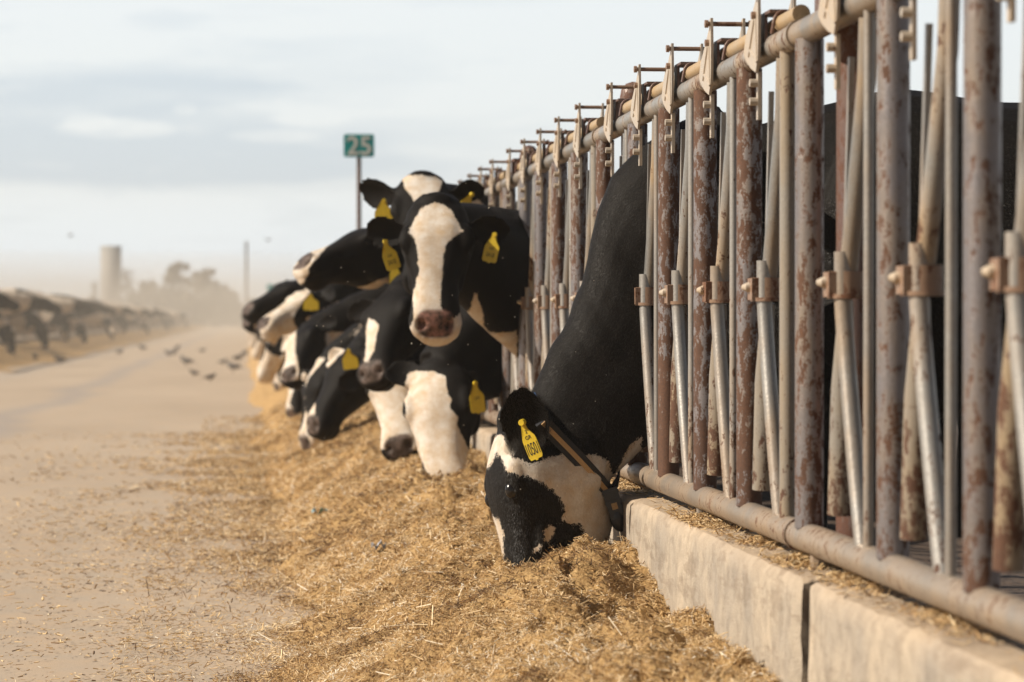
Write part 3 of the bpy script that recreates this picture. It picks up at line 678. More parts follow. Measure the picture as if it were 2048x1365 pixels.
    def g(x, y, z, r): return np.exp(-((X-x)**2+(np.abs(Yl)-y)**2+(Z-z)**2)/(r*r))
    D = np.zeros(len(V))
    D -= .012*s*g(.178, .134-.4*(eyez-.024), eyez-.002, .027)                                            # eye socket
    D += .006*s*g(.170, .128, .052, .020)
    D -= .030*s*g(.488, .050, .026, .0150)                                           # nostril
    D -= .006*s*np.exp(-((Z+.048-(X-.5)*.1)/.006)**2)*sstep(.36, .40, X)*(X < .53)    # mouth line
    D -= .006*s*g(.30, .07, -.02, .05)
    fold = np.sin(((V[:, 0]+V[:, 2]*.6)*34)+3*vn3(V, 5, seed))*.5
    nk = sstep(-.05, -.2, X)*np.exp(-(q_**2).sum(1)/.5)
    D += .0085*np.maximum(fold, -.15)*nk*(np.abs(Yl) < .3)+.018*vn3(V, 4.5, seed+3)*sstep(.02, -.15, X)+.007*vn3(V, 11, seed+8)*sstep(.02, -.1, X)+.008*vn3(V, 13, seed+5)*sstep(0, .1, X)
    V2 = V+Nm*D[:, None]
    me.vertices.foreach_set('co', (V2).astype(np.float32).ravel()); me.update()
    # coat: a signed field, positive where the hair is white
    if white or black:
        uv = UV(V2); cf_ = np.full(len(V2), -9.)
        for p in white: cf_ = np.maximum(cf_, poly_sd(uv, p)/pxm)
        for p in black: cf_ = np.minimum(cf_, -poly_sd(uv, p)/pxm)
    else: cf_ = np.full(len(V2), -9.)
    if coatfn is not None: cf_ = coatfn(V2, X, Yl, Z, cf_)
    attr(me, 'coat', np.clip(cf_, -.1, .1))
    nz = sstep(1.12, .88, np.sqrt(((X-.482)/.042)**2+(np.abs(Yl)/.070)**4+(np.minimum(0, Z+.0)/.035)**2)+.10*vn3(V2, 40))*(Z > -.06)*(np.hypot(Yl, Z) < .16)
    attr(me, 'nose', nz*1.0); attr(me, 'pink', np.full(len(V2), float(nose_pink)))
    base = np.array([x0+1.1, yb, floor-.02])
    root = thing('cow', name_label, 'cow', tuple(base), group)
    me.vertices.foreach_set('co', (V2-base).astype(np.float32).ravel()); me.update(); smooth(me)
    body = obj('body', me, M['coat'], root, sm=False)
    W_ = lambda p: np.array(p)-base
    if eye or collar: BV = BVHTree.FromObject(body, bpy.context.evaluated_depsgraph_get())
    if eye:
        for sy in (-1, 1):
            hit = BV.ray_cast(Vector(W_(H(.178, sy*.35, eyez))), Vector(-l*sy))[0]
            if hit is None: continue
            e_ = MB().ellipsoid(np.array(hit)-l*sy*.0135*s, s*np.array((.022, .016, .018)), R_, 18, 12)
            eo = obj('eye', e_, M['eye'], root)
    for i, (pos, down, nrm, sz, *extra) in enumerate(tags):
        dn = unit(down); nn = unit(np.array(nrm)-dn*(np.array(nrm)@dn)); sd = np.cross(nn, dn); sz = np.array(sz, float)
        w, h = sz; pf = [(-.10, 0), (.10, 0), (.13, .10), (.20, .28), (.46, .42), (.5, .50), (.5, .93), (.42, 1.), (.12, 1.), (.06, 1.035), (-.06, 1.035), (-.12, 1.), (-.42, 1.), (-.5, .93), (-.5, .50), (-.46, .42), (-.20, .28), (-.13, .10)]
        m_ = MB().prism([(x_*w, y_*h) for x_, y_ in pf], .0022, W_(pos), sd, dn, nn)
        m_.tube([W_(pos)+dn*h*.03+nn*.010, W_(pos)+dn*h*.03-nn*.004], [.0085, .0095], 12)
        tg_ = obj('ear_tag', m_, M['yellow'], root)
        if extra:
            for txt, yy, size, sx_ in extra[0]:
                cu = bpy.data.curves.new('t', 'FONT'); cu.body = txt; cu.size = size; cu.align_x = 'CENTER'; cu.align_y = 'CENTER'; cu.extrude = .0004
                to = bpy.data.objects.new('t', cu); COL.objects.link(to); dg = bpy.context.evaluated_depsgraph_get()
                tm = bpy.data.meshes.new_from_object(to.evaluated_get(dg)); bpy.data.objects.remove(to)
                co = getv(tm); co[:, 0] -= (co[:, 0].max()+co[:, 0].min())/2; co[:, 1] -= (co[:, 1].max()+co[:, 1].min())/2
                wp = W_(pos)+co[:, :1]*sx_*(-sd if True else sd)*-1+(h*yy-co[:, 1:2])*dn+nn*(.0018+co[:, 2:]*.5)
                tm.vertices.foreach_set('co', wp.astype(np.float32).ravel()); tm.update(); tm.materials.clear()
                obj('tag_lettering', tm, M['ink'], tg_, sm=False)
    if hair: hair(body, me, V2, base, root, H, a, l, b, s)
    if collar: collar(root, base, BV)
    return root

def patches(seed, thr=.0, f=2.2, amp=.12, blaze=None):
    def fn(V, X, Y, Z, cf):
        n = vn3(V, f, seed)+.5*vn3(V, f*2.3, seed+5)
        c = (n-thr)*amp
        if blaze is not None:
            hd = (np.abs(Y) < .16) & (X > -.03) & (X < .56) & (np.abs(Z) < .28)
            hb = blaze-np.abs(Y+.02*np.sin(X*14+seed))+.05*sstep(.40, .46, X)-.03*np.sin(X*9+seed)
            c = np.where(hd, np.where(Z > -.12, hb, .02-.1*np.abs(Y)+.4*(-.12-Z)-.05), c)
        return c
    return fn
RNGS = [3.92, 4.49, 5.14]+[J0+r+k*PL for k in range(16) for r in RINGS]
def gap(d): g_ = min(RNGS, key=lambda r: abs(r+.125-d)); return YD(g_+.13)

# --- the black cow grazing in front
d1 = 7.62; pp = P(1042, 850, d1-.03); mm = P(1064, 1264, d1-.12)
_a = unit(mm-pp); _l = np.array([math.sin(math.radians(9)), -math.cos(math.radians(9)), 0])       # lateral, towards the camera
_up = np.cross(_a, _l); _up = _up if _up[0] < 0 else -_up
def nsec(c, t, hw, dd, jf=.85):
    c, t = P(*c, dd), P(*t, dd); u_ = unit(c-t); h = np.linalg.norm(c-t)/2; return ((c+t)/2, (0, 1, 0), u_, hw, h, h, jf)
neck1 = [nsec((1040, 868), (1200, 985), .088, d1), nsec((1056, 798), (1232, 946), .098, d1), nsec((1092, 722), (1272, 905), .105, d1+.01), nsec((1130, 650), (1312, 880), .112, d1+.02), nsec((1164, 575), (1345, 862), .118, d1+.03), nsec((1184, 490), (1378, 855), .12, d1+.04),
         nsec((1194, 420), (1412, 850), .122, d1+.05), nsec((1222, 352), (1450, 850), .125, d1+.05), nsec((1285, 288), (1500, 860), .14, d1+.05), nsec((1345, 248), (1560, 880), .17, d1+.05), nsec((1430, 215), (1640, 890), .2, d1+.05)]
W1 = [(1008, 872), (992, 868), (984, 880), (962, 920), (955, 945), (980, 932), (990, 915), (996, 905), (1004, 925), (1012, 940), (1050, 952), (1082, 962), (1106, 980), (1124, 1004), (1133, 1022), (1122, 1040), (1135, 1043), (1162, 1050), (1169, 1066), (1166, 1092), (1156, 1112), (1150, 1220),
      (1330, 1220), (1300, 1130), (1275, 960), (1285, 870), (1262, 893), (1248, 915), (1228, 950), (1218, 938), (1213, 918), (1190, 908), (1168, 915), (1130, 905), (1095, 918), (1062, 926), (1030, 916), (1015, 900)]
W1b = [(960, 1010), (985, 1030), (999, 1042), (1006, 1070), (1008, 1142), (960, 1160)]
W1c = [(1088, 1062), (1100, 1050), (1110, 1054), (1106, 1072), (1098, 1084), (1090, 1078)]
W1d = [(1066, 1100), (1078, 1090), (1084, 1088), (1080, 1098), (1070, 1106)]
def coat1(V, X, Y, Z, c): return np.where(V[:, 0] > 1.5, -.1, c)
eb = P(1064, 915, d1-.145); et = P(1037, 778, d1-.215)
def hair1(body, me, V, base, root, H, a, l, b, s):
    """short coat hair over the head, neck and back, longer at the ear rim"""
    r = np.random.default_rng(8)
    nt_ = len(me.polygons); ct = np.zeros(nt_*3, np.float32); me.polygons.foreach_get('center', ct); ct = ct.reshape(-1, 3)+base
    nr = np.zeros(nt_*3, np.float32); me.polygons.foreach_get('normal', nr); nr = nr.reshape(-1, 3)
    ar = np.zeros(nt_, np.float32); me.polygons.foreach_get('area', ar)
    co = np.zeros(len(V), np.float32); me.attributes['coat'].data.foreach_get('value', co)
    nzv = np.zeros(len(V), np.float32); me.attributes['nose'].data.foreach_get('value', nzv)
    vi = np.zeros(len(me.loops), np.int32); me.loops.foreach_get('vertex_index', vi)
    st = np.zeros(nt_, np.int32); me.polygons.foreach_get('loop_start', st); v0 = vi[st]
    facing = nr@(-FW) > -.25; w = ar*facing*(ct[:, 0] < 2.4)*np.where(ct[:, 0] < 1.3, 1, .4)*(nzv[v0] < .3)
    EB, ET = np.array(eb), np.array(et); ea = ET-EB; tt = np.clip(((ct-EB)@ea)/(ea@ea), 0, 1); de = np.linalg.norm(ct-EB-tt[:, None]*ea, axis=1); isear = (de < .075) & (tt > .1) & ((ct-P(1040, 850, d1))@(-FW) > .06)
    w = w*np.where(isear, 2.2, 1)
    n = 170000; idx = r.choice(nt_, n, p=w/w.sum())
    j = r.normal(0, 1, (n, 3))*.003; root_p = ct[idx]+j-nr[idx]*(j*nr[idx]).sum(1)[:, None]-nr[idx]*.001
    # lie direction: down the neck to the head, down the face
    flow = np.where((ct[idx]@a-np.array(H(0, 0, 0))@a > 0)[:, None], a+.35*l*0, unit([-.45, 0, -.9])); flow = np.where((ct[idx][:, 0] > 1.25)[:, None], unit([.5, 0, -.85]), flow)
    flow = np.where(isear[idx][:, None], unit(ET-EB)+.0, flow)
    nn = nr[idx]; fl = flow-nn*(flow*nn).sum(1)[:, None]; fl /= np.linalg.norm(fl, axis=1)[:, None]+1e-6
    lay = np.where(isear[idx], .75, .24)+r.random(n)*.18; L = np.where(isear[idx], .016, .0085)*(.6+.8*r.random(n))
    dr = fl+nn*lay[:, None]+r.normal(0, .20, (n, 3)); dr /= np.linalg.norm(dr, axis=1)[:, None]
    sd = np.cross(dr, nn); sd /= np.linalg.norm(sd, axis=1)[:, None]+1e-6; wd = .00042
    Vh = np.stack([root_p-sd*wd, root_p+sd*wd, root_p+dr*L[:, None]], 1).reshape(-1, 3)-base
    noise_ = .006*vn3(root_p, 60, 2)+.005*vn3(root_p, 18, 5); tn = (co[v0[idx]]+noise_ > 0).astype(float)*(.72+.28*r.random(n))
    mh = mesh_np('hair', Vh, np.arange(n*3).reshape(-1, 3)); attr(mh, 'tone', np.repeat(tn, 3)); o = obj('hair', mh, M['hair'], root, sm=False)
def collar1(root, base, BV):
    def on(u, v, off=.004):
        o_ = C0-base; dr = unit(P(u, v, 1.)-C0); h = BV.ray_cast(Vector(o_), Vector(dr))[0]
        return (np.array(h) if h is not None else P(u, v, d1)-base)-dr*off
    def strip(pts, w, th, nrm=-FW):
        mb = MB(); V = []
        for i, p in enumerate(pts):
            t = unit(pts[min(i+1, len(pts)-1)]-pts[max(i-1, 0)]); sd_ = unit(np.cross(t, nrm)); nn_ = np.cross(sd_, t)
            for sa, sb in ((-1, -1), (1, -1), (1, 1), (-1, 1)): V.append(p+sd_*sa*w/2+nn_*sb*th/2)
        n = len(pts); mb.add(V, [(i*4+k, i*4+(k+1) % 4, (i+1)*4+(k+1) % 4, (i+1)*4+k) for i in range(n-1) for k in range(4)]+[(3, 2, 1, 0), ((n-1)*4, (n-1)*4+1, (n-1)*4+2, (n-1)*4+3)]); return mb
    line = [(1086, 846), (1102, 864), (1120, 881), (1140, 900), (1160, 921), (1180, 943), (1200, 965), (1216, 985)]
    P_ = [on(u, v, .009) for u, v in line]
    for _ in range(3): P_ = [P_[0]]+[(P_[i-1]+2*P_[i]+P_[i+1])/4-(FW*.001) for i in range(1, len(P_)-1)]+[P_[-1]]
    c = obj('collar', strip([P(1066, 806, d1-.01)-base, P(1076, 828, d1-.07)-base]+P_, .041, .006), M['strap'], root)
    obj('collar_stripe', strip([p-FW*.004 for p in P_], .013, .003), M['strap_line'], c)
    obj('collar_edge', strip([P(1066, 788, d1-.03)-base, P(1074, 806, d1-.09)-base, P(1083, 826, d1-.12)-base, P(1092, 846, d1-.14)-base], .013, .004), M['blue'], c)
    e_ = P_[-1]; rt = RT*.001
    back = [e_+RT*.008+UP*.004, e_+RT*.028+UP*.028+FW*.04, e_+RT*.036+UP*.05+FW*.12, e_+RT*.03+UP*.09+FW*.2]
    obj('collar_back', strip(back, .034, .005, np.array([1., 0, 0])), M['strap'], c)
    up = unit(UP+RT*-.3); R_ = np.stack([unit(np.cross(FW, up)), FW, up], 1)
    c0 = e_+RT*.010-UP*.012-FW*.008; bk = MB().box(c0, (.042, .026, .048), R_).box(c0-FW*.012+up*.012, (.046, .008, .010), R_).box(c0-FW*.012-up*.014, (.046, .008, .010), R_)
    obj('buckle', bk, M['buckle'], c)
    cw = c0-up*.052; wt = MB().ellipsoid(cw-up*.012, (.0235, .019, .036), R_, 20, 14).box(cw+up*.010, (.040, .030, .040), R_)
    wo_ = obj('collar_weight', wt, M['buckle'], c)
    obj('weight_window', MB().box(c0-up*.026-FW*.014, (.016, .006, .018), R_), M['strap_line'], wo_)
cow('black cow grazing head down at the kerb with white cheek, yellow tag and striped collar', pp, mm, _up, s=1.08, yb=YD(d1+.02), vox=.0068, white=(W1, W1b, W1c, W1d), coatfn=coat1, pxm=722., jaw=((0, .1, .16, .2, .25, .31, .37, .42, .5), (1., 1.06, 1.12, 1.25, 1.44, 1.58, 1.55, 1.4, 1.2)), neck=neck1, torso_hw=1.0, zt=.035,
    ears=[(eb, et, -FW+.35*np.array([-1, 0, .0]), .132), (H1 := P(1065, 900, d1+.10), P(1075, 860, d1+.27), -FW)],
    tags=[(P(1044, 843, d1-.25), P(1076, 925, 7.4)-P(1044, 843, 7.4)+np.array([0, -.012, 0]), -FW+RT*-.45, (.041, .108), [('2', .28, .013, 1.), ('GR', .43, .015, .9), ('10501', .73, .048, .36)])],
    collar=collar1, eyez=.060, seed=3, ear_th=.016, hair=hair1)

# --- cow looking straight at the camera
W2 = [(829, 440), (838, 424), (850, 412), (868, 406), (888, 410), (905, 424), (908, 433), (918, 448), (926, 462), (914, 468), (898, 483), (889, 500), (886, 525), (884, 560), (881, 590), (882, 612), (890, 628), (908, 637), (922, 626), (940, 622), (946, 600), (951, 582), (958, 605), (968, 630), (966, 652),
      (978, 664), (1000, 668), (1022, 666), (1030, 690), (1035, 735), (1000, 720), (940, 650), (925, 690), (900, 720), (840, 720), (812, 690), (815, 660), (829, 636), (824, 600), (830, 572), (838, 545), (836, 520), (832, 495), (828, 475), (814, 466)]
def mk(u, v, d): return P(u, v, d)
p2 = P(874, 420, 10.38); m2 = P(870, 690, 10.12)
cow('face-on black and white cow with a long white blaze looking at the camera', p2, m2, -FW+np.array([0, 0, .25]), s=1.035, yb=gap(11.3), vox=.0085, white=(W2, [(958, 605), (968, 630), (966, 652), (978, 664), (1000, 668), (1022, 666), (1034, 660), (1034, 760), (1015, 745), (985, 700), (950, 665), (925, 660), (918, 636), (942, 622)]), pxm=540.,
    ears=[(P(812, 462, 10.33), P(727, 468, 10.36), -FW+UP*-.35, .135), (P(932, 462, 10.33), P(1022, 464, 10.30), -FW+UP*-.45, .135)],
    tags=[(P(770, 482, 10.27), P(785, 540, 10.27)-P(766, 482, 10.27), -FW+RT*.2, (.056, .112), [('GR', .52, .016, .9), ('0418', .75, .026, .6)]), (P(990, 468, 10.28), P(978, 522, 10.27)-P(990, 468, 10.27), -FW-RT*.2, (.056, .108), [('GR', .52, .016, .9), ('0418', .75, .026, .6)])], seed=6, neckw=1.15, nose_pink=True, zt=-.10, nat=(.045, 0, -.13),
    coatfn=lambda V, X, Y, Z, c: np.where(V[:, 0] > 1.25, (vn3(V, 2.1, 4)-.05)*.12, np.where((np.abs(Y) > .125) & (X < .12), -.1, c)))
# --- cow with its head raised behind it
W3 = [(806, 358), (815, 352), (845, 350), (872, 354), (886, 362), (880, 378), (868, 400), (860, 430), (870, 520), (850, 620), (838, 520), (836, 420), (822, 392), (808, 372)]
p3 = P(845, 372, 11.95); m3 = P(852, 605, 11.62)
cow('cow with raised black head and white forehead star behind the face-on cow', p3, m3, -FW+np.array([0, 0, .5]), nat=(.04, 0, -.12), s=1.06, yb=gap(12.6), vox=.012, white=(W3, [(935, 402), (960, 400), (968, 412), (945, 430), (930, 418)]), pxm=460.,
    ears=[(P(792, 392, 11.9), P(710, 384, 12.0), -FW+UP*-.5, .145), (P(902, 394, 11.9), P(974, 384, 11.9), -FW+UP*-.5, .14)],
    tags=[(P(768, 400, 11.85), (.0, 0, -1), -FW, (.082, .112)), (P(944, 388, 11.85), unit((-.55, 0, -1)), -FW+RT*.7, (.06, .11))], seed=9, ear_th=.028)
# --- cow in profile, nose to the left
W4 = [(575, 515), (612, 528), (618, 545), (600, 575), (618, 590), (640, 596), (600, 600), (560, 560)]
W4t = [(598, 528), (640, 490), (700, 444), (745, 418), (745, 428), (700, 456), (655, 493), (622, 530), (610, 548)]
W4b = [(690, 582), (710, 577), (740, 570), (775, 553), (779, 566), (765, 592), (745, 600), (720, 602), (700, 596)]
p4 = P(778, 478, 13.15); m4 = P(583, 545, 12.85)
cow('black cow in profile stretching its pale muzzle out to the left over the lane', p4, m4, np.array([-.12, .0, 1]), s=1.0, yb=gap(13.6), vox=.012, white=(W4, W4t, W4b), pxm=420., ear_th=.028, seed=12,
    coatfn=lambda V, X, Y, Z, c: np.where(V[:, 0] > 1.0, patches(5, .1)(V, X, Y, Z, c), c), tags=[(P(790, 520, 12.85), (0, 0, -1), -FW, (.05, .14))])
# --- lowered heads beneath them
def headat(label, pu, mu, d, dy, up, gd, s=1., white=(), black=(), seed=0, tags=(), coatfn=None, pxm=400., vox=.013, **k):
    p_ = P(*pu, d); m_ = P(*mu, d-dy)
    return cow(label, p_, m_, up, s=s, yb=gap(gd), vox=vox, white=white, black=black, pxm=pxm, seed=seed, tags=tags, coatfn=coatfn, ear_th=.026, **k)
CAMW = -FW
W7 = [(815, 748), (835, 742), (870, 744), (892, 752), (892, 778), (902, 800), (900, 815), (915, 835), (913, 850), (928, 880), (940, 905), (965, 915), (960, 960), (860, 960), (830, 890), (812, 850), (808, 780)]
headat('cow grazing below the face-on cow with broad white face and black right cheek', (878, 748), (890, 955), 11.45, .22, CAMW+np.array([-.2, 0, .1]), 12.04, 1.12, (W7,), seed=15, vox=.0105,
       ears=[(P(822, 770, 11.4), P(786, 722, 11.45), -FW+RT*.5, .14), (P(925, 768, 11.4), P(968, 766, 11.4), -FW+UP*.1, .10)],
       tags=[(P(950, 765, 11.25), unit((.12, 0, -1)), CAMW+RT*.3, (.062, .125), [('GR', .52, .018, .9)])], coatfn=lambda V, X, Y, Z, c: np.where(V[:, 0] > 1.15, -.1, c))
W5 = [(736, 636), (748, 640), (757, 650), (752, 680), (748, 700), (738, 720), (742, 745), (728, 735), (732, 690), (733, 650)]
headat('black cow with a grey-white stripe down its face, head hanging under the profile cow', (800, 590), (748, 752), 12.55, .30, CAMW+np.array([-.8, 0, .3]), 14.1, 1., (W5,), seed=18, coatfn=lambda V, X, Y, Z, c: np.where(V[:, 0] > 1.2, -.1, c))
headat('cow grazing with a white muzzle between the striped face and the broad white face', (790, 728), (800, 880), 12.75, .26, CAMW+np.array([-.2, 0, .2]), 14.7, 1., ([(740, 765), (840, 755), (850, 900), (730, 900)],), seed=21)
headat('black cow grazing in profile with pale nose tip and yellow ear tag', (722, 700), (634, 852), 14.4, .14, np.array([-1, -.5, .25]), 15.3, 1.0, ([(612, 790), (630, 806), (630, 850), (600, 870), (600, 800)], [(640, 720), (675, 690), (690, 700), (655, 735)]), seed=24,
       tags=[(P(697, 700, 14.1), unit((.15, 0, -1)), CAMW, (.08, .10))], coatfn=lambda V, X, Y, Z, c: np.where(V[:, 0] > 1.1, patches(2, 0)(V, X, Y, Z, c), c))
headat('white-faced cow with a black eye patch and tag, chin raised above the grazing heads', (640, 592), (538, 650), 18.2, .25, np.array([-.45, -.2, 1]), 18.9, 1.0, ([(520, 600), (570, 585), (630, 570), (600, 610), (585, 640), (600, 670), (560, 690), (520, 680)], [(610, 640), (680, 600), (690, 650), (640, 670)]), seed=27,
       tags=[(P(622, 590, 17.9), unit((.0, 0, -1)), CAMW, (.10, .10))])
headat('cow grazing behind the tagged black one with white forehead and dark cheeks', (620, 660), (585, 748), 17.2, .32, CAMW+np.array([-.9, 0, .4]), 17.2, .95, ([(570, 655), (592, 652), (590, 700), (600, 760), (560, 760), (562, 700)], [(650, 665), (690, 665), (690, 700), (655, 720)]), seed=30)
headat('distant black-headed cow peering out at the far left of the right row', (572, 588), (516, 632), 24., .2, np.array([-.6, -.2, 1]), 24.6, 1.0, ([(505, 625), (530, 620), (545, 640), (510, 660)], [(545, 600), (590, 575), (600, 590), (560, 622)]), seed=33, vox=.018)

# generic cows: one mesh per pose, copied
gen = []
for i, (px, pz, mx, mz, dy, up) in enumerate(((-.62, .66, -.74, .17, -.12, (-1, -.4, .3)), (-.55, .74, -.50, .24, -.22, (-.5, -1, .2)), (-.66, 1.18, -1.10, .98, -.18, (-.3, -.2, 1)), (-.72, .80, -.94, .36, .15, (-1, .3, .4)))):
    for j in range(2):
        r_ = cow('x', (px, 0, pz), (mx, dy, mz), up, s=1, yb=0., x0=0., vox=.021, coatfn=patches(31+i*7+j*3, (.0, -.18)[j] if i != 1 else .12, 2.0, .12, (.03, .05, -.2, .09)[i]), eye=False, ear_th=.03, seed=i, torso_hw=.8)
        body = r_.children[0]; me = body.data; co = getv(me)+np.array(r_.location)-np.array([0, 0, .0]); me.vertices.foreach_set('co', co.astype(np.float32).ravel()); me.update(); me['keep'] = 1
        gen.append(me); bpy.data.objects.remove(body); bpy.data.objects.remove(r_)
def put(i, x, y, rz, label, group):
    o = bpy.data.objects.new('cow', gen[i]); COL.objects.link(o); o.location = (x, y, 0); o.rotation_euler = (0, 0, rz); return tag(o, label, 'cow', group)
rr = random.Random(5); k = 0
for d in np.concatenate([[16.1, 20.2, 21.3, 22.6, 26.1], np.arange(27.2, 60, 1.3), np.arange(60, 150, 1.9)]):
    put([0, 5, 1, 3, 6, 2, 7, 0, 4, 1, 3, 5][k % 12], 1.11, gap(d) if d < 50 else d, rr.uniform(-.08, .08), 'blurred far cow in the packed right row, feeding with its head through the bars', 'far cows of the right row'); k += 1
# cows standing in the pen behind, the leg with the red band
# ------------------------------------------------------------------ left row: fence, feed, cows
pm_ = panel(False); pm_.materials.append(M['rail'])
XL = -6.0
for i in range(0, 90):
    o = bpy.data.objects.new('headlock_panel', pm_); COL.objects.link(o); o.location = (XL, 48+i*PL, 0)
    tag(o, 'hazy far headlock panel along the left side of the lane', 'headlock fence', 'headlock panels of the left fence')
for i in range(17, 44):
    o = bpy.data.objects.new('headlock_panel', pm_); COL.objects.link(o); o.location = (1.11, YD(J0+i*PL), 0)
    tag(o, 'far rusty headlock panel in the blurred stretch hidden by the row of cows', 'headlock fence', 'headlock panels of the right fence')
V, Fq = grid(np.linspace(-6.1, -4.1, 30), np.geomspace(40, 340, 260), lambda x, y: np.maximum(.30*sstep(-4.3+.0*x, -5.6, x+.25*fbm(y*.5, y*0, 3))+.05*fbm(x*3, y*1.5, 3)*sstep(-4.3, -5, x), -.02))
tag(obj('left_feed_heap', mesh_np('left_feed_heap', V, Fq), M['feed']), 'hazy bank of feed along the far left fence', kind='stuff')
o = obj('concrete_kerb', MB().box((0, 0, 0), (.3, 290, .45)), M['kerb'], loc=(XL-.02, 190, .2)); tag(o, 'long hazy kerb under the left fence', 'kerb')
for k, y in enumerate((56.5, 60.5, 67., 69.5, 71., 82., 84.5, 88., 100., 104., 107., 118., 123., 130., 141., 146., 160., 172., 186., 205., 226., 250.)):
    put([5, 1, 5, 4, 0, 3, 5, 1, 4, 6, 0, 5, 2, 7][k % 14], XL+.15, y, PI+rr.uniform(-.2, .2), 'hazy cow leaning out of the left fence towards the feed', 'cows feeding at the left fence').scale = (1.22,)*3
# ------------------------------------------------------------------ birds
def bird(u, v, label, d=None, yaw=0., s=1., fly=False, z=None):
    dd = CH*F/(v-640) if not fly else d
    p = P(u, v, dd); 
    r = thing('bird', label, 'bird', (p[0], p[1], 0.01 if not fly else p[2]), 'birds on and over the lane'); r.rotation_euler = (0, 0, yaw)
    m_ = MB(); n = 9
    s *= .88
    if not fly:
        pts = [(-.13, 0, .085), (-.10, 0, .095), (-.05, 0, .105), (0, 0, .11), (.05, 0, .125), (.075, 0, .15), (.09, 0, .172), (.108, 0, .175), (.125, 0, .170)]
        m_.tube([np.array(q)*s for q in pts], [x_*s for x_ in (.008, .022, .042, .050, .044, .028, .024, .018, .004)], 10)
        m_.prism([(-.10*s, -.018*s), (-.20*s, -.028*s), (-.205*s, .028*s), (-.10*s, .018*s)], .008*s, (0, 0, .09*s), (1, 0, 0), (0, 1, 0), (0, 0, 1))
        for sy in (-1, 1): m_.ellipsoid(np.array((-.03, sy*.043, .11))*s, np.array((.085, .012, .032))*s); 
        b_ = obj('body', m_, M['bird'], r); lg = MB()
        for sy in (-1, 1): obj('leg', MB().tube([np.array((.0, sy*.02, .08))*s, np.array((.005, sy*.02, 0))*s], .004*s, 5), M['hoof'], r)
    else:
        pts = [(-.16, 0, 0), (-.08, 0, 0), (0, 0, 0), (.08, 0, .01), (.12, 0, .015), (.15, 0, .01)]
        m_.tube(pts, [.02, .04, .05, .035, .028, .004], 8)
        obj('body', m_, M['bird'], r)
        for sy in (-1, 1): obj('wing', MB().prism([(.06, 0), (.08, .14), (.02, .34), (-.02, .34), (-.06, .12), (-.06, 0)], .01, (0, 0, .02), (1, 0, 0), (0, sy*.95, .3), (0, 0, 1)), M['bird'], r)
    return r
for i, (u, v, s, lab) in enumerate(((120, 733, 1.3, 'dark bird standing alone at the left edge of the lane'), (372, 736, 1.35, 'largest dark bird pecking in the middle of the lane'), (350, 712, 1.2, 'dark bird just behind the middle one on the lane'),
        (285, 704, 1.2, 'dark bird nearest the left feed bank in mid lane'), (356, 703, 1.2, None), (338, 716, 1.1, None), (466, 748, 1.25, 'dark bird at the foot of the feed heap, nearest the cows'), (477, 727, 1.2, None), (446, 733, .9, None), (421, 766, .8, None), (388, 756, .75, None), (490, 716, 1.2, None), (240, 712, 1., None), (70, 726, 1.2, None), (405, 708, .9, None))):
    bird(u, v, lab or 'small blurred dark bird pecking on the dusty lane', yaw=rr.uniform(0, 6.2), s=s)
bird(141, 472, 'faint bird flying above and left of the tower', 170, .4, .6, True); bird(536, 481, 'faint bird flying in the open sky left of the profile cow', 170, 2.4, .6, True)
# ------------------------------------------------------------------ tower, far pole, trees
D_T = 440.
tx0, tx1, ty = P(202, 600, D_T)[0], P(242, 600, D_T)[0], P(222, 600, D_T)[1]; tz = P(222, 493, D_T)[2]
t_ = MB(); w = tx1-tx0; t_.box((0, 0, tz/2), (w, w*.9, tz)); r = thing('tower', 'tall plain square tower fading into the dust above the trees', 'tower', ((tx0+tx1)/2, ty, -.05)); obj('shaft', t_, M['tower'], r, sm=False)
obj('roof', MB().box((0, 0, tz+.03), (w*1.04, w*.94, .08)), M['tower'], r, sm=False)
for zz_ in (.3, .6): obj('ledge', MB().box((0, 0, tz*zz_), (w*1.02, w*.92, .05)), M['tower'], r, sm=False)
pb = P(493, 640, 330); pt = P(493, 483, 330)
r = thing('utility_pole', 'thin faint pole standing beyond the trees left of the cows', 'pole', (pb[0], pb[1], -.05)); obj('mast', MB().tube([(0, 0, 0), (0, 0, pt[2])], [.2, .15], 8), M['bark'], r); obj('crossarm', MB().box((0, 0, pt[2]-.35), (.5, .1, .1)), M['bark'], r)
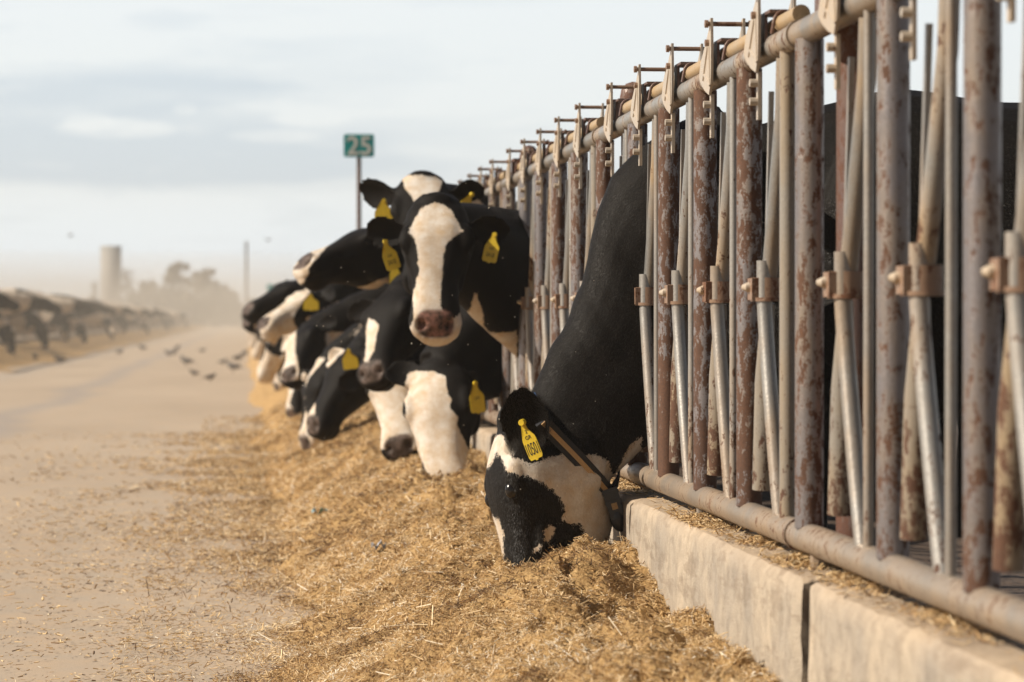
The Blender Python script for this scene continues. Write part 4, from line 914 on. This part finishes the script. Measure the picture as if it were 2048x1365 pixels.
def tree(u, vtop, wpx, d, label, gaps=.4, seed=0, trunk=True):
    r_ = np.random.default_rng(seed); b = P(u, 640, d); h = CH+(640-vtop)*d/F; w = wpx*d/F/2
    t = thing('tree', label, 'tree', (b[0], b[1], -.05), 'dusty trees at the end of the lane')
    m_ = MB(); m_.tube([(0, 0, 0), (.05, 0, h*.35), (-.03, .05, h*.7)], [.12+h*.015, .09+h*.008, .04], 8); tips = []
    for k in range(9):
        an = r_.random()*6.28; rq = .15+.75*r_.random(); e = (math.cos(an)*w*rq, math.sin(an)*w*.6, h*(1-.62*rq*rq)*(.55+.42*r_.random())); z0 = h*(.2+.3*r_.random())
        m_.tube([(0, 0, z0), (e[0]*.5, e[1]*.5, (z0+e[2])/2+.1), e], [.06, .04, .015], 6); tips.append(e)
    obj('trunk', m_, M['bark'], t)
    C = []; 
    for e in tips+[(w*.1, 0, h*.86), (w*.4, 0, h*.4), (-w*.45, 0, h*.35), (0, 0, h*.2), (w*.6, 0, h*.15), (-w*.6, 0, h*.15)]:
        for _ in range(5): C.append((np.array(e)+r_.normal(0, 1, 3)*np.array([w*.15, w*.25, h*.07]), (.10+.20*r_.random())*min(w, h*.5)))
    n = 5200; ci = r_.integers(0, len(C), n); cc = np.array([c for c, _ in C])[ci]; cr = np.array([q for _, q in C])[ci]
    dv = r_.normal(0, 1, (n, 3)); dv /= np.linalg.norm(dv, axis=1)[:, None]; p = cc+dv*(cr*r_.random(n)**.45)[:, None]; p[:, 2] = np.clip(p[:, 2], .15, h)
    a1 = r_.normal(0, 1, (n, 3)); a1 /= np.linalg.norm(a1, axis=1)[:, None]; a2 = np.cross(a1, dv); sz = (.12+.16*r_.random(n))[:, None]*max(.6, min(w, 3)/1.6)
    V = np.stack([p-a1*sz, p+a2*sz*.6, p+a1*sz, p-a2*sz*.6], 1).reshape(-1, 3)
    obj('crown', mesh_np('crown', V, np.arange(4*n).reshape(-1, 4)), M['tree'], t, sm=False)
for q in ((300, 560, 90, 205, 'broad dusty tree directly right of the tower', 1), (352, 524, 75, 200, 'tallest dusty tree with a flat ragged top', 2), (408, 532, 84, 205, 'rounded dusty tree at the right of the tall one', 3), (445, 580, 80, 215, 'lower dusty tree sloping down to the lane end', 4),
          (255, 540, 34, 236, 'slim tree half hidden behind the right side of the tower', 5), (186, 560, 26, 240, 'small tree at the left foot of the tower', 6), (500, 596, 60, 240, 'low scrubby tree at the vanishing end of the lane', 7), (360, 585, 170, 190, 'wide low scrub in front of the dusty trees', 8), (560, 600, 90, 240, 'low hazy tree behind the far cows', 9), (455, 612, 110, 235, 'low hazy scrub where the lane meets the sky', 10), (470, 606, 60, 215, 'small rounded bush below the faint pole', 11)):
    tree(q[0], q[1], q[2], q[3]*1.85, q[4], seed=q[5])
# ------------------------------------------------------------------ bits of plastic on the feed
def scrap(u, v, w, m_, label):
    d = 9.
    for _ in range(40):
        p = P(u, v, d); d += (p[2]-feed_z(p[0], p[1])-.012)*3.0
    mb = MB(); r_ = np.random.default_rng(int(u)); nx = 7; V = []
    for i in range(nx):
        for j in range(4): V.append(((i/(nx-1)-.5)*w, (j/3-.5)*w*.5+r_.normal(0, .004), abs(r_.normal(0, .012))+.01*math.sin(i*2)))
    F_ = [(i*4+j, i*4+j+1, (i+1)*4+j+1, (i+1)*4+j) for i in range(nx-1) for j in range(3)]
    n = len(V); V += [(x_, y_, z_-.002) for x_, y_, z_ in V]; F_ += [tuple(n+k for k in f[::-1]) for f in F_]
    o = obj('plastic_scrap', mb.add(V, F_), m_, loc=tuple(p)); return tag(o, label, 'plastic scrap')
scrap(641, 1027, .075, M['bluescrap'], 'crumpled light blue plastic scrap lying on the feed heap')
scrap(757, 1097, .05, M['greyscrap'], 'small grey plastic scrap lying on the feed left of the grazing cow')
# ------------------------------------------------------------------ dusty air
hz = obj('haze', MB().box((0, 560, 7.2), (1900, 1300, 17.0)), None, sm=False); tag(hz, 'pale dust hanging in the air over the feed lane', kind='stuff')
m = bpy.data.materials.new('dust haze'); m.use_nodes = True; t = m.node_tree; t.nodes.clear()
pv = N(t, 'ShaderNodeVolumePrincipled'); pv.inputs['Color'].default_value = (.87, .87, .85, 1); pv.inputs['Density'].default_value = .0010; pv.inputs['Anisotropy'].default_value = .15
ou = N(t, 'ShaderNodeOutputMaterial'); LK(t, pv.outputs[0], ou.inputs['Volume']); hz.data.materials.append(m)

dc_ = MB().ellipsoid((-8, 335, .3), (75, 312, 4.6), None, 40, 24); dc_ = obj('dust_cloud', dc_, None); tag(dc_, 'brown dust raised over the far end of the lane', kind='stuff')
m = bpy.data.materials.new('lane dust'); m.use_nodes = True; t = m.node_tree; t.nodes.clear()
pv = N(t, 'ShaderNodeVolumePrincipled'); pv.inputs['Color'].default_value = (.90, .83, .72, 1); pv.inputs['Density'].default_value = .0026; pv.inputs['Anisotropy'].default_value = .15
ou = N(t, 'ShaderNodeOutputMaterial'); LK(t, pv.outputs[0], ou.inputs['Volume']); dc_.data.materials.append(m)
